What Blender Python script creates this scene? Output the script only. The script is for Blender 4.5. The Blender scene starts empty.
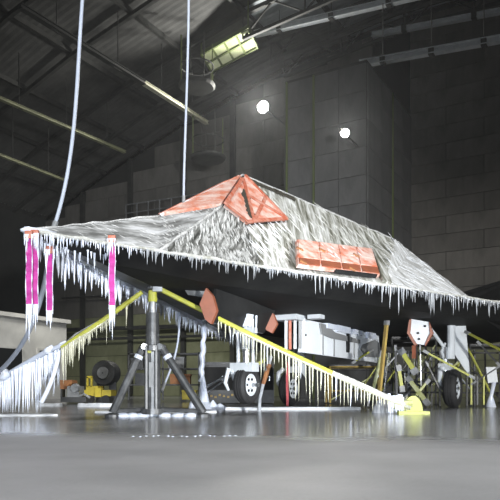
import bpy, bmesh, math, random
from mathutils import Vector, Matrix
random.seed(7)
scene = bpy.context.scene
C = scene.collection

# ---------------------------------------------------------------- camera
CAM_H, F_PX, HORIZON = 0.33, 640.0, 391.0
cam_data = bpy.data.cameras.new('camera')
cam_data.sensor_width = 36.0
cam_data.lens = F_PX / 500.0 * 36.0
cam_data.shift_y = (HORIZON - 250.0) / 500.0
cam_data.clip_end = 300
cam = bpy.data.objects.new('camera', cam_data)
C.objects.link(cam)
cam.location = (0, 0, CAM_H)
cam.rotation_euler = (math.pi / 2, 0, 0)
scene.camera = cam

# ---------------------------------------------------------------- world, exposure
scene.view_settings.view_transform = 'Standard'
scene.view_settings.look = 'None'
scene.view_settings.exposure = 0.0
scene.view_settings.gamma = 1.0
scene.view_settings.use_curve_mapping = False
world = bpy.data.worlds.new('hangar_air')
scene.world = world
world.use_nodes = True
world.node_tree.nodes['Background'].inputs[0].default_value = (0.55, 0.58, 0.6, 1)
world.node_tree.nodes['Background'].inputs[1].default_value = 0.05

_vs = world.node_tree.nodes.new('ShaderNodeVolumeScatter')      # cold haze filling the hall
_vs.inputs['Color'].default_value = (.95, .97, 1, 1)
_vs.inputs['Density'].default_value = 0.0016
_vs.inputs['Anisotropy'].default_value = 0.6
world.node_tree.links.new(_vs.outputs[0], world.node_tree.nodes['World Output'].inputs['Volume'])


def spot(name, loc, target, power, size_deg, color, radius=0.6, blend=0.6):
    d = bpy.data.lights.new(name, 'SPOT')
    d.energy = power
    d.spot_size = math.radians(size_deg)
    d.spot_blend = blend
    d.color = color
    d.shadow_soft_size = radius
    o = bpy.data.objects.new(name, d)
    C.objects.link(o)
    o.location = loc
    o.rotation_euler = (Vector(target) - Vector(loc)).to_track_quat('-Z', 'Y').to_euler()
    return o


# unseen floodlights assumed behind and beside the photographer
spot('floodlight_key', (9.0, -5.0, 4.2), (1.5, 10.0, 1.8), 1550, 62, (1.0, 0.99, 0.96), 0.5)
spot('floodlight_low', (8.8, -10, 0.5), (2.8, 12.0, 1.3), 19500, 44, (1.0, 1.0, 0.98), 0.35)
spot('floodlight_cool', (0.6, -13, 0.3), (-1.6, 12, 1.5), 12500, 32, (0.84, 0.91, 1.0), 0.35)


spot('far_edge_fill', (3.4, 2.6, 0.16), (-0.9, 13.5, 1.75), 2600, 30, (0.92, 0.96, 1.0), 0.2)  # unseen spot added low to brighten ice on the far leading edge
# unseen lamps added to brighten the floor, back walls and office block
spot('hall_fill', (-1, -2, 16.0), (0, 3.5, 0), 9500, 95, (1.0, 1.0, 0.97), 1.2)
spot('hall_fill', (11, 12, 7.0), (13.5, 30, 2.0), 4600, 62, (1.0, 0.98, 0.94), 1.2, 1.0)
spot('hall_fill', (-9, 20, 9.0), (-7, 38, 0.0), 9500, 62, (1.0, 1.0, 0.94), 1.0, 1.0)
spot('hall_fill', (-3, 15, 11.0), (-12, 23, 1.0), 3600, 60, (1.0, 1.0, 0.96), 1.0, 1.0)

# ---------------------------------------------------------------- frames of reference
CA, SA = 0.504, 0.864          # direction of the hangar / aircraft axis
NOSE = Vector((-2.09, 6.0, 0))


def W(a, b, z):
    """a metres aft of the nose tip, b metres to the near side, z above floor"""
    return Vector((NOSE.x + CA * a + SA * b, NOSE.y + SA * a - CA * b, z))


def px(u, v, d):
    return Vector(((u - 250) / F_PX * d, d, CAM_H + (HORIZON - v) / F_PX * d))


AX = Vector((CA, SA, 0))
BX = Vector((SA, -CA, 0))
UP = Vector((0, 0, 1))

# ---------------------------------------------------------------- materials
MATS = {}


def vary(name, lo, hi):
    nt = MATS[name].node_tree
    bs = nt.nodes['Principled BSDF']
    src = bs.inputs['Base Color'].links[0].from_socket
    oi = nt.nodes.new('ShaderNodeObjectInfo')
    mr = nt.nodes.new('ShaderNodeMapRange')
    mr.inputs['To Min'].default_value = lo
    mr.inputs['To Max'].default_value = hi
    nt.links.new(oi.outputs['Random'], mr.inputs['Value'])
    mx = nt.nodes.new('ShaderNodeVectorMath')
    mx.operation = 'SCALE'
    nt.links.new(src, mx.inputs[0])
    nt.links.new(mr.outputs[0], mx.inputs['Scale'])
    nt.links.new(mx.outputs[0], bs.inputs['Base Color'])


def mat(name, col, rough=0.6, metal=0.0, col2=None, scale=4.0, amount=0.5, stretch=(1, 1, 1),
        bump=0.0, bump_scale=20.0, emit=None, spec=0.5, contrast=0.15, detail=6.0, transmission=0.0, sss=0.0):
    m = bpy.data.materials.new(name)
    m.use_nodes = True
    nt = m.node_tree
    bs = nt.nodes['Principled BSDF']
    bs.inputs['Base Color'].default_value = (*col, 1)
    bs.inputs['Roughness'].default_value = rough
    bs.inputs['Metallic'].default_value = metal
    bs.inputs['Specular IOR Level'].default_value = spec
    if transmission:
        bs.inputs['Transmission Weight'].default_value = transmission
        bs.inputs['IOR'].default_value = 1.31
    if sss:
        bs.inputs['Subsurface Weight'].default_value = sss
        bs.inputs['Subsurface Radius'].default_value = (0.03, 0.03, 0.035)
    tc = nt.nodes.new('ShaderNodeTexCoord')
    mp = nt.nodes.new('ShaderNodeMapping')
    mp.inputs['Scale'].default_value = stretch
    nt.links.new(tc.outputs['Object'], mp.inputs['Vector'])
    if col2 is not None:
        n = nt.nodes.new('ShaderNodeTexNoise')
        n.inputs['Scale'].default_value = scale
        n.inputs['Detail'].default_value = detail
        n.inputs['Roughness'].default_value = 0.65
        nt.links.new(mp.outputs[0], n.inputs['Vector'])
        r = nt.nodes.new('ShaderNodeValToRGB')
        r.color_ramp.elements[0].position = amount - contrast
        r.color_ramp.elements[1].position = amount + contrast
        r.color_ramp.elements[0].color = (*col, 1)
        r.color_ramp.elements[1].color = (*col2, 1)
        nt.links.new(n.outputs['Fac'], r.inputs['Fac'])
        nt.links.new(r.outputs['Color'], bs.inputs['Base Color'])
    if bump:
        n2 = nt.nodes.new('ShaderNodeTexNoise')
        n2.inputs['Scale'].default_value = bump_scale
        n2.inputs['Detail'].default_value = 5
        nt.links.new(mp.outputs[0], n2.inputs['Vector'])
        b = nt.nodes.new('ShaderNodeBump')
        b.inputs['Strength'].default_value = bump
        b.inputs['Distance'].default_value = 0.05
        nt.links.new(n2.outputs['Fac'], b.inputs['Height'])
        nt.links.new(b.outputs['Normal'], bs.inputs['Normal'])
    if emit:
        bs.inputs['Emission Color'].default_value = (*emit[0], 1)
        bs.inputs['Emission Strength'].default_value = emit[1]
    MATS[name] = m
    return m


mat('wall_panel', (0.135, 0.13, 0.12), 0.85, 0, (0.20, 0.19, 0.175), 1.3, 0.5, (1, 1, 0.35), 0.25, 9)
mat('wall_panel_grey', (0.125, 0.128, 0.13), 0.85, 0, (0.19, 0.19, 0.19), 1.1, 0.5, (1, 1, 0.35), 0.25, 9)
mat('wall_panel_green', (0.15, 0.16, 0.085), 0.85, 0, (0.25, 0.26, 0.16), 0.9, 0.5, (1, 1, 0.6), 0.25, 9)
for _w in ('wall_panel', 'wall_panel_grey', 'wall_panel_green'):
    vary(_w, 0.86, 1.14)
mat('wall_joint', (0.05, 0.05, 0.048), 0.9)
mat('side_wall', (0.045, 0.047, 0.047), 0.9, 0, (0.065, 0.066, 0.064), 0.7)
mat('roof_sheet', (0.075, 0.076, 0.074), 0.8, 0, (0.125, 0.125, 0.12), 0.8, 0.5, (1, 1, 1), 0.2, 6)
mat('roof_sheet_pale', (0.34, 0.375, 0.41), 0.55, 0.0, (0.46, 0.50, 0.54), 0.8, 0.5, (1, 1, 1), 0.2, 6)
mat('roof_steel', (0.045, 0.047, 0.045), 0.7, 0.2, (0.08, 0.08, 0.075), 1.5)
mat('steel_pale', (0.80, 0.84, 0.88), 0.35, 0.0, (0.68, 0.72, 0.76), 3)
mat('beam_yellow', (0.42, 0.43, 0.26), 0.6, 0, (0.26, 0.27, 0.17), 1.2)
mat('beam_lit', (0.75, 0.74, 0.58), 0.5, 0, (0.55, 0.55, 0.42), 1.5)  # pale colour stands in for lamplight on one stretch of a dark beam
mat('ceiling_panel_glow', (0.55, 0.58, 0.38), 0.6, 0, (0.4, 0.45, 0.2), 0.9, emit=((0.62, 0.66, 0.42), 0.24))  # emission stands in for lamplight falling on the ceiling panel
mat('green_paint', (0.16, 0.2, 0.07), 0.6)
mat('office_wall', (0.48, 0.47, 0.44), 0.8, 0, (0.38, 0.37, 0.35), 1.2)
mat('dark_opening', (0.012, 0.013, 0.014), 0.35)
mat('lamp_glass', (1, 1, 0.95), 0.3, emit=((1.0, 0.98, 0.9), 60.0))
mat('lamp_body', (0.12, 0.12, 0.12), 0.5, 0.5)

ICE = mat('ice', (0.60, 0.66, 0.78), 0.22, 0, (0.76, 0.80, 0.89), 9, sss=0.25)
mat('ice_yellowed', (0.36, 0.355, 0.23), 0.28, 0, (0.52, 0.525, 0.44), 6, sss=0.25)
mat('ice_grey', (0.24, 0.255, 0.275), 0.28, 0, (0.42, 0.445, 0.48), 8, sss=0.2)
mat('rime', (0.62, 0.65, 0.69), 0.6, 0, (0.82, 0.84, 0.88), 10, bump=0.5, bump_scale=40)
mat('rime_olive', (0.34, 0.34, 0.30), 0.65, 0, (0.60, 0.61, 0.60), 7, bump=0.5, bump_scale=40)
mat('rime_grey', (0.33, 0.335, 0.33), 0.65, 0, (0.58, 0.585, 0.585), 9, bump=0.5, bump_scale=40)
mat('hull_dark', (0.010, 0.0105, 0.011), 0.75, 0, (0.02, 0.02, 0.02), 3, spec=0.2)
mat('belly_grey', (0.10, 0.105, 0.11), 0.5, 0, (0.03, 0.03, 0.032), 2.5)
mat('orange_cover', (0.55, 0.17, 0.095), 0.6, 0, (0.66, 0.50, 0.45), 4.2, 0.49, (1, 1, 1.5), 0.4, 25, contrast=0.1)
mat('orange_plain', (0.27, 0.082, 0.04), 0.55, 0, (0.20, 0.064, 0.033), 6)
mat('orange_frame', (0.40, 0.10, 0.05), 0.6, 0, (0.55, 0.30, 0.24), 9, 0.55)
mat('bare_patch', (0.05, 0.045, 0.035), 0.6)
mat('white_paint', (0.55, 0.58, 0.61), 0.45, 0, (0.47, 0.50, 0.53), 3)
mat('bay_white', (0.82, 0.86, 0.90), 0.45, 0, (0.74, 0.78, 0.83), 2)
mat('bay_grey', (0.22, 0.225, 0.23), 0.6)
mat('rubber', (0.016, 0.016, 0.017), 0.75)
mat('chrome', (0.7, 0.72, 0.75), 0.2, 0.9)
mat('magenta', (0.36, 0.015, 0.20), 0.6, 0, (0.50, 0.05, 0.32), 14, 0.5)
mat('red_tag', (0.42, 0.04, 0.05), 0.6)
mat('strap_yellow', (0.40, 0.41, 0.045), 0.5, 0, (0.32, 0.33, 0.08), 9)
mat('strap_olive', (0.36, 0.38, 0.13), 0.6, 0, (0.54, 0.56, 0.34), 10)
mat('anchor_yellow', (0.42, 0.47, 0.05), 0.45, 0, (0.35, 0.39, 0.06), 6)
mat('jack_steel', (0.07, 0.073, 0.077), 0.4, 0.4, (0.17, 0.175, 0.18), 6, 0.58)
mat('jack_light', (0.42, 0.44, 0.46), 0.35, 0.5, (0.22, 0.23, 0.24), 8)
mat('hose_white', (0.42, 0.46, 0.55), 0.4, 0, (0.34, 0.38, 0.46), 3)
mat('machine_yellow', (0.62, 0.50, 0.04), 0.5, 0, (0.48, 0.38, 0.04), 4)
mat('machine_dark', (0.03, 0.032, 0.034), 0.5, 0, (0.07, 0.07, 0.07), 4)
mat('machine_grey', (0.28, 0.29, 0.30), 0.5, 0, (0.16, 0.165, 0.17), 4)
mat('rust', (0.36, 0.15, 0.05), 0.7, 0, (0.22, 0.10, 0.05), 7)
mat('ochre', (0.46, 0.34, 0.08), 0.6, 0, (0.34, 0.22, 0.07), 8)

# wet concrete floor: matte in front, a sheet of melt water and ice further in
fm = bpy.data.materials.new('wet_concrete')
fm.use_nodes = True
nt = fm.node_tree
bs = nt.nodes['Principled BSDF']
tc = nt.nodes.new('ShaderNodeTexCoord')
sep = nt.nodes.new('ShaderNodeSeparateXYZ')
nt.links.new(tc.outputs['Object'], sep.inputs[0])
n1 = nt.nodes.new('ShaderNodeTexNoise')
n1.inputs['Scale'].default_value = 1.3
n1.inputs['Detail'].default_value = 6
nt.links.new(tc.outputs['Object'], n1.inputs['Vector'])
n3 = nt.nodes.new('ShaderNodeTexNoise')
n3.inputs['Scale'].default_value = 55
n3.inputs['Detail'].default_value = 4
nt.links.new(tc.outputs['Object'], n3.inputs['Vector'])


def math_node(op, a, b):
    n = nt.nodes.new('ShaderNodeMath')
    n.operation = op
    for i, x in enumerate((a, b)):
        if isinstance(x, (int, float)):
            n.inputs[i].default_value = x
        else:
            nt.links.new(x, n.inputs[i])
    return n.outputs[0]


def ramp(fac, p0, p1, c0, c1):
    r = nt.nodes.new('ShaderNodeValToRGB')
    r.color_ramp.elements[0].position = p0
    r.color_ramp.elements[1].position = p1
    r.color_ramp.elements[0].color = c0
    r.color_ramp.elements[1].color = c1
    nt.links.new(fac, r.inputs[0])
    return r.outputs[0]


# puddle shore runs roughly across, at about 4.6 m from the camera
shore = math_node('ADD', math_node('ADD', sep.outputs['Y'], math_node('MULTIPLY', sep.outputs['X'], 0.22)),
                  math_node('MULTIPLY', n1.outputs['Fac'], 1.6))
wet = ramp(math_node('MULTIPLY', math_node('SUBTRACT', shore, 4.8), 0.55), 0.0, 0.5, (0, 0, 0, 1), (1, 1, 1, 1))
dry_col = ramp(math_node('ADD', math_node('MULTIPLY', n1.outputs['Fac'], 0.75), math_node('MULTIPLY', n3.outputs['Fac'], 0.25)),
               0.32, 0.68, (0.27, 0.275, 0.29, 1), (0.42, 0.425, 0.445, 1))
wet_col = ramp(n1.outputs['Fac'], 0.35, 0.65, (0.17, 0.175, 0.185, 1), (0.30, 0.305, 0.32, 1))
mix = nt.nodes.new('ShaderNodeMixRGB')
nt.links.new(wet, mix.inputs[0])
nt.links.new(dry_col, mix.inputs[1])
nt.links.new(wet_col, mix.inputs[2])
nt.links.new(mix.outputs[0], bs.inputs['Base Color'])
rough = nt.nodes.new('ShaderNodeMapRange')
rough.inputs['To Min'].default_value = 0.5
rough.inputs['To Max'].default_value = 0.17
nt.links.new(wet, rough.inputs['Value'])
nt.links.new(rough.outputs[0], bs.inputs['Roughness'])
bp = nt.nodes.new('ShaderNodeBump')
bp.inputs['Strength'].default_value = 0.10
bp.inputs['Distance'].default_value = 0.02
nb = nt.nodes.new('ShaderNodeTexNoise')
nb.inputs['Scale'].default_value = 7
nb.inputs['Detail'].default_value = 5
nt.links.new(tc.outputs['Object'], nb.inputs['Vector'])
nt.links.new(nb.outputs['Fac'], bp.inputs['Height'])
nt.links.new(bp.outputs['Normal'], bs.inputs['Normal'])
MATS['floor'] = fm


# ---------------------------------------------------------------- mesh helpers (world coordinates)
class MB:
    def __init__(self):
        self.v, self.f = [], []

    def add(self, vs, fs):
        k = len(self.v)
        self.v += [Vector(x) for x in vs]
        self.f += [tuple(i + k for i in f) for f in fs]
        return self

    def box(self, c, ex, ey, ez):
        """centre and three half-extent vectors"""
        c, ex, ey, ez = Vector(c), Vector(ex), Vector(ey), Vector(ez)
        vs = [c + sx * ex + sy * ey + sz * ez for sx in (-1, 1) for sy in (-1, 1) for sz in (-1, 1)]
        return self.add(vs, [(0, 1, 3, 2), (4, 6, 7, 5), (0, 4, 5, 1), (2, 3, 7, 6), (0, 2, 6, 4), (1, 5, 7, 3)])

    def bar(self, p, q, w, h, up=UP):
        p, q = Vector(p), Vector(q)
        t = (q - p)
        L = t.length
        t.normalize()
        s = t.cross(up)
        if s.length < 1e-4:
            s = t.cross(Vector((1, 0, 0)))
        s.normalize()
        n = s.cross(t)
        return self.box((p + q) / 2, t * L / 2, s * w / 2, n * h / 2)

    def tube(self, pts, radii, sides=8, caps=True):
        pts = [Vector(p) for p in pts]
        if not isinstance(radii, (list, tuple)):
            radii = [radii] * len(pts)
        k = len(self.v)
        prev = None
        for i, p in enumerate(pts):
            t = (pts[min(i + 1, len(pts) - 1)] - pts[max(i - 1, 0)]).normalized()
            if prev is None:
                prev = t.cross(UP)
                if prev.length < 1e-3:
                    prev = t.cross(Vector((1, 0, 0)))
            s = (prev - t * prev.dot(t)).normalized()
            prev = s
            n = t.cross(s)
            for j in range(sides):
                an = 2 * math.pi * j / sides
                self.v.append(p + radii[i] * (math.cos(an) * s + math.sin(an) * n))
        for i in range(len(pts) - 1):
            for j in range(sides):
                a, b = k + i * sides + j, k + i * sides + (j + 1) % sides
                self.f.append((a, b, b + sides, a + sides))
        if caps:
            self.f.append(tuple(k + j for j in reversed(range(sides))))
            e = k + (len(pts) - 1) * sides
            self.f.append(tuple(e + j for j in range(sides)))
        return self

    def lathe(self, c, axis, prof, sides=20):
        """profile = list of (offset along axis, radius)"""
        c, axis = Vector(c), Vector(axis).normalized()
        return self.tube([c + axis * o for o, r in prof], [r for o, r in prof], sides) if all(
            prof[i][0] < prof[i + 1][0] for i in range(len(prof) - 1)) else self._lathe(c, axis, prof, sides)

    def _lathe(self, c, axis, prof, sides):
        s = axis.cross(UP)
        if s.length < 1e-3:
            s = Vector((1, 0, 0))
        s.normalize()
        n = axis.cross(s)
        k = len(self.v)
        for o, r in prof:
            for j in range(sides):
                an = 2 * math.pi * j / sides
                self.v.append(c + axis * o + r * (math.cos(an) * s + math.sin(an) * n))
        for i in range(len(prof) - 1):
            for j in range(sides):
                a, b = k + i * sides + j, k + i * sides + (j + 1) % sides
                self.f.append((a, b, b + sides, a + sides))
        return self

    def prism(self, poly, depth):
        """polygon in 3-D, thickened along depth (a vector)"""
        poly = [Vector(p) for p in poly]
        n = len(poly)
        d = Vector(depth)
        vs = poly + [p + d for p in poly]
        fs = [tuple(range(n)), tuple(reversed(range(n, 2 * n)))]
        fs += [(i, i + n, (i + 1) % n + n, (i + 1) % n) for i in range(n)]
        return self.add(vs, fs)

    def build(self, name, material, parent=None, smooth=False):
        org = Vector((0, 0, 0))
        p = parent
        while p is not None:
            org += p.location
            p = p.parent
        me = bpy.data.meshes.new(name)
        me.from_pydata([tuple(v - org) for v in self.v], [], self.f)
        bm = bmesh.new()
        bm.from_mesh(me)
        bmesh.ops.recalc_face_normals(bm, faces=bm.faces)
        bm.to_mesh(me)
        bm.free()
        if smooth:
            for pl in me.polygons:
                pl.use_smooth = True
        me.materials.append(MATS[material])
        o = bpy.data.objects.new(name, me)
        C.objects.link(o)
        o.parent = parent
        return o


def thing(name, label, cat, loc=(0, 0, 0), group=None):
    o = bpy.data.objects.new(name, None)
    C.objects.link(o)
    o.empty_display_size = 0.2
    o.location = loc
    o['label'], o['category'] = label, cat
    if group:
        o['group'] = group
    return o


def tag(o, label, cat, group=None):
    o['label'], o['category'] = label, cat
    if group:
        o['group'] = group
    return o


def struct(o):
    o['kind'] = 'structure'
    return o


def empty_struct(name, loc=(0, 0, 0)):
    o = bpy.data.objects.new(name, None)
    C.objects.link(o)
    o.location = loc
    o['kind'] = 'structure'
    return o


def poly_normal(poly):
    n = Vector((0, 0, 0))
    for i in range(len(poly)):
        a, b = poly[i], poly[(i + 1) % len(poly)]
        n += Vector(((a.y - b.y) * (a.z + b.z), (a.z - b.z) * (a.x + b.x), (a.x - b.x) * (a.y + b.y)))
    return n.normalized()


def bez(p0, p1, p2, p3, n=14):
    out = []
    for i in range(n + 1):
        t = i / n
        out.append((1 - t) ** 3 * Vector(p0) + 3 * (1 - t) ** 2 * t * Vector(p1) + 3 * (1 - t) * t * t * Vector(p2) + t ** 3 * Vector(p3))
    return out


# ---- icicles: shared meshes of unit length, radius 1, hanging from the origin
def icicle_mesh(seed, material, sides=6):
    r = random.Random(seed)
    vs, fs = [], []
    prof = [(0.02, 1.15), (-0.12, 0.95), (-0.35, 0.78 * r.uniform(.85, 1.1)), (-0.6, 0.55 * r.uniform(.8, 1.15)), (-0.82, 0.3)]
    dx, dy = r.uniform(-.25, .25), r.uniform(-.25, .25)
    for z, rad in prof:
        for j in range(sides):
            an = 2 * math.pi * j / sides + r.uniform(-.2, .2)
            q = rad * r.uniform(.85, 1.12)
            vs.append((q * math.cos(an) + dx * -z, q * math.sin(an) + dy * -z, z))
    vs.append((dx, dy, -1))
    n = len(prof)
    for i in range(n - 1):
        for j in range(sides):
            a, b = i * sides + j, i * sides + (j + 1) % sides
            fs.append((a, a + sides, b + sides, b))
    for j in range(sides):
        fs.append(((n - 1) * sides + j, n * sides, (n - 1) * sides + (j + 1) % sides))
    fs.append(tuple(range(sides)))
    me = bpy.data.meshes.new('icicle')
    me.from_pydata(vs, [], fs)
    for p in me.polygons:
        p.use_smooth = True
    me.materials.append(MATS[material])
    return me


ICM = {m: [icicle_mesh(i + 1, m) for i in range(5)] for m in ('ice', 'ice_yellowed', 'ice_grey')}


def icicle(p, length, radius, parent, material='ice'):
    org = Vector((0, 0, 0))
    q = parent
    while q is not None:
        org += q.location
        q = q.parent
    o = bpy.data.objects.new('icicle', random.choice(ICM[material]))
    C.objects.link(o)
    o.parent = parent
    o.location = Vector(p) - org
    o.rotation_euler = (random.uniform(-.04, .04), random.uniform(-.04, .04), random.uniform(0, 6.28))
    o.scale = (radius, radius, length)
    return o


def add_icicle(mb, p, length, radius, sides=4):
    p = Vector(p)
    a0 = random.uniform(0, 6)
    k = len(mb.v)
    for z, r in ((0, 1.1), (-0.5 * length, 0.7)):
        for j in range(sides):
            an = a0 + 2 * math.pi * j / sides
            mb.v.append(p + Vector((radius * r * math.cos(an), radius * r * math.sin(an), z)))
    mb.v.append(p + Vector((random.uniform(-.2, .2) * radius, 0, -length)))
    for j in range(sides):
        b = (j + 1) % sides
        mb.f.append((k + j, k + b, k + sides + b, k + sides + j))
        mb.f.append((k + sides + j, k + sides + b, k + 2 * sides))


def flakes(mb, poly, n, angle, L, wid, hgt, jitter=0.25, seed=1, keep=None):
    """elongated ridges of rime lying on a facet; angle is measured from straight down-slope"""
    r = random.Random(seed)
    poly = [Vector(p) for p in poly]
    tris = [(poly[0], poly[i], poly[i + 1]) for i in range(1, len(poly) - 1)]
    ar = [((b - a).cross(c - a)).length for a, b, c in tris]
    for _ in range(n):
        a, b, c = r.choices(tris, ar)[0]
        nrm = (b - a).cross(c - a).normalized()
        if nrm.z < 0:
            nrm = -nrm
        down = (-UP + nrm * nrm.z).normalized()
        side = nrm.cross(down)
        s, t = r.random(), r.random()
        if s + t > 1:
            s, t = 1 - s, 1 - t
        p = a + (b - a) * s + (c - a) * t
        if keep and not keep(p):
            continue
        an = angle + r.uniform(-jitter, jitter)
        d = down * math.cos(an) + side * math.sin(an)
        e = nrm.cross(d)
        l, w, h = L * r.uniform(.45, 1.3), wid * r.uniform(.6, 1.5), hgt * r.uniform(.5, 1.5)
        mb.add([p - d * l / 2, p + e * w / 2 - d * l * .1, p + d * l / 2, p - e * w / 2 - d * l * .1, p + nrm * h + d * l * r.uniform(-.1, .2)],
               [(0, 1, 4), (1, 2, 4), (2, 3, 4), (3, 0, 4)])


# ================================================================= THE HALL
# floor
fl = MB().add([(-60, -40, 0), (50, -40, 0), (50, 60, 0), (-60, 60, 0)], [(0, 1, 2, 3)]).build('floor', 'floor')
struct(fl)

A_END, A_BLK, B_LEFT = 30.0, 23.2, -33.0
ROOF = [(-33, 13.2), (-27, 15.6), (-20, 17.8), (-12, 19.6), (-5, 20.3), (2, 20.3), (10, 19.6), (18, 17.8), (26, 15)]


def roof_z(b):
    for (b0, z0), (b1, z1) in zip(ROOF, ROOF[1:]):
        if b <= b1:
            return z0 + (z1 - z0) * (b - b0) / (b1 - b0)
    return ROOF[-1][1]


def panel_wall(name, p0, along, length, z_top, rows_h, col_w, thick_dir, material_for, stagger=True):
    """backing sheet with individually built panels, joints recessed"""
    root = empty_struct(name, (p0.x, p0.y, 0))
    back = MB()
    n = max(1, int(length / 2))
    for i in range(n):
        s0, s1 = length * i / n, length * (i + 1) / n
        q0, q1 = p0 + along * s0, p0 + along * s1
        back.add([q0, q1, q1 + UP * z_top(s1), q0 + UP * z_top(s0)], [(0, 1, 2, 3)])
    back.build('wall_backing', 'wall_joint', root)
    shared = {}
    row, z = 0, 0.0
    while z < max(z_top(length * t / 10) for t in range(11)):
        off = -(col_w / 2 if (stagger and row % 2) else 0)
        s = off
        while s < length - 0.05:
            s0, s1 = max(s, 0), min(s + col_w, length)
            zt = min(z_top(s0), z_top(s1))
            z1 = min(z + rows_h, zt)
            if z1 - z > 0.3 and s1 - s0 > 0.2:
                m = material_for(z)
                key = (round(s1 - s0, 2), round(z1 - z, 2), m)
                if key not in shared:
                    g = 0.014
                    w2, h2 = (s1 - s0) / 2 - g, (z1 - z) / 2 - g
                    me = MB().box(root.location, along * w2, thick_dir * 0.04, UP * h2)
                    o = me.build('wall_panel', m, root)
                    shared[key] = o.data
                else:
                    o = bpy.data.objects.new('wall_panel', shared[key])
                    C.objects.link(o)
                    o.parent = root
                c = p0 + along * (s0 + s1) / 2 + UP * (z + z1) / 2 + thick_dir * (0.03 + random.uniform(0, .02))
                o.location = c - root.location
            s += col_w
        z += rows_h
        row += 1
    return root


# end wall, left of the projecting block, and right of it
B_BLK0 = -9.17     # left edge of the block
B_BLK1 = -5.08     # right edge of the block


def mat_low(z):
    return 'wall_panel_green' if z < 4.2 else 'wall_panel'


panel_wall('wall_back', W(A_END, B_LEFT, 0), BX, B_BLK0 - B_LEFT + 2, lambda s: roof_z(B_LEFT + s), 1.4, 4.2, -AX, mat_low)
panel_wall('wall_back_right', W(A_END, B_BLK1, 0), BX, 21.0, lambda s: roof_z(B_BLK1 + s), 0.95, 3.8, -AX, lambda z: 'wall_panel_green' if z < 2.8 else 'wall_panel')
panel_wall('wall_block_front', W(A_BLK, B_BLK0, 0), BX, B_BLK1 - B_BLK0, lambda s: 15.0, 1.25, 2.77, -AX, lambda z: 'wall_panel_grey', False)
panel_wall('wall_block_side', W(A_BLK, B_BLK1, 0), AX, A_END - A_BLK, lambda s: 15.0, 1.25, 3.4, BX, lambda z: 'wall_panel_grey', False)
struct(MB().prism([W(A_BLK, B_BLK0, 15.0), W(A_BLK, B_BLK1, 15.0), W(A_END, B_BLK1, 15.0), W(A_END, B_BLK0, 15.0)], UP * .15).build('trim_block_cap', 'roof_steel'))
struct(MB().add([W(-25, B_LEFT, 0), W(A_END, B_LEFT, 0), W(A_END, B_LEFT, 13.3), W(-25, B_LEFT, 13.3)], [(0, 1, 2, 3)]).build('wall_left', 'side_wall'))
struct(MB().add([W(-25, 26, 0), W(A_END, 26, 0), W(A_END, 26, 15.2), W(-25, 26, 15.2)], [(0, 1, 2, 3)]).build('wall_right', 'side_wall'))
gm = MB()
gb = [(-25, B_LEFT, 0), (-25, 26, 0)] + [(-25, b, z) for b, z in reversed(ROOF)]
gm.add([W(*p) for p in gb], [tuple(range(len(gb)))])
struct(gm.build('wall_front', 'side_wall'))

# vertical pilasters on the walls
for b in (-29, -24.5, -20, -16.2):
    struct(MB().box(W(A_END - .18, b, roof_z(b) / 2), AX * .15, BX * .16, UP * (roof_z(b) / 2 - .1)).build('trim_1', 'roof_steel'))
for b in (-9.0, -7.6):
    struct(MB().box(W(A_BLK - .16, b, 7.5), AX * .05, BX * .035, UP * 7.5).build('trim_2', 'green_paint'))
struct(MB().box(W(26.6, B_BLK1 + .12, 7.5), AX * .03, BX * .04, UP * 7.5).build('trim_3', 'green_paint'))

# roof: corrugated sheets, trusses and purlins
ceil = empty_struct('ceiling', W(10, -10, 0))
A_LINES = [-25, -15, -5, 3, 8, 12, 16, 20, 24, 27, 30]
B_LINES = [-33, -30, -27, -23.5, -20, -16, -12, -8.5, -5, -1.5, 2, 6, 10, 14, 18, 22, 26]
for a0, a1 in zip(A_LINES, A_LINES[1:]):
    for b0, b1 in zip(B_LINES, B_LINES[1:]):
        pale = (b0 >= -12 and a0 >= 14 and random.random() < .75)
        # corrugated sheet: ribs run across the slope
        ribs = 10
        vs, fs = [], []
        for i in range(ribs * 2 + 1):
            a = a0 + (a1 - a0) * i / (ribs * 2)
            dz = 0.025 if i % 2 else 0
            vs += [W(a, b0 + .04, roof_z(b0) + .35 + dz), W(a, b1 - .04, roof_z(b1) + .35 + dz)]
            if i:
                k = 2 * i
                fs.append((k - 2, k - 1, k + 1, k))
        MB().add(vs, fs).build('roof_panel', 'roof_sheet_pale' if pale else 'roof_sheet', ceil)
# dark weather skin above so that no gap shows between the sheets
sk = MB()
for (b0, z0), (b1, z1) in zip(ROOF, ROOF[1:]):
    sk.add([W(-25, b0, z0 + .6), W(A_END + .5, b0, z0 + .6), W(A_END + .5, b1, z1 + .6), W(-25, b1, z1 + .6)], [(0, 1, 2, 3)])
sk.build('roof_deck', 'roof_steel', ceil)
for b in B_LINES:
    MB().bar(W(-25, b, roof_z(b) + .22), W(A_END, b, roof_z(b) + .22), .16, .26).build('purlin', 'roof_steel', ceil)
for a in A_LINES[2:-1] + [28.6]:
    t = MB()
    for b0, b1 in zip(B_LINES, B_LINES[1:]):
        u0, u1 = W(a, b0, roof_z(b0) + .02), W(a, b1, roof_z(b1) + .02)
        l0, l1 = u0 - UP * 1.25, u1 - UP * 1.25
        t.bar(u0, u1, .2, .2)
        if b0 >= -12:
            t.bar(l0, l1, .16, .16)
            t.bar(u0, l0, .08, .08)
            t.bar(l0, (u0 + u1) / 2, .07, .07)
            t.bar((u0 + u1) / 2, l1, .07, .07)
    t.build('roof_truss', 'roof_steel', ceil)


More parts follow.
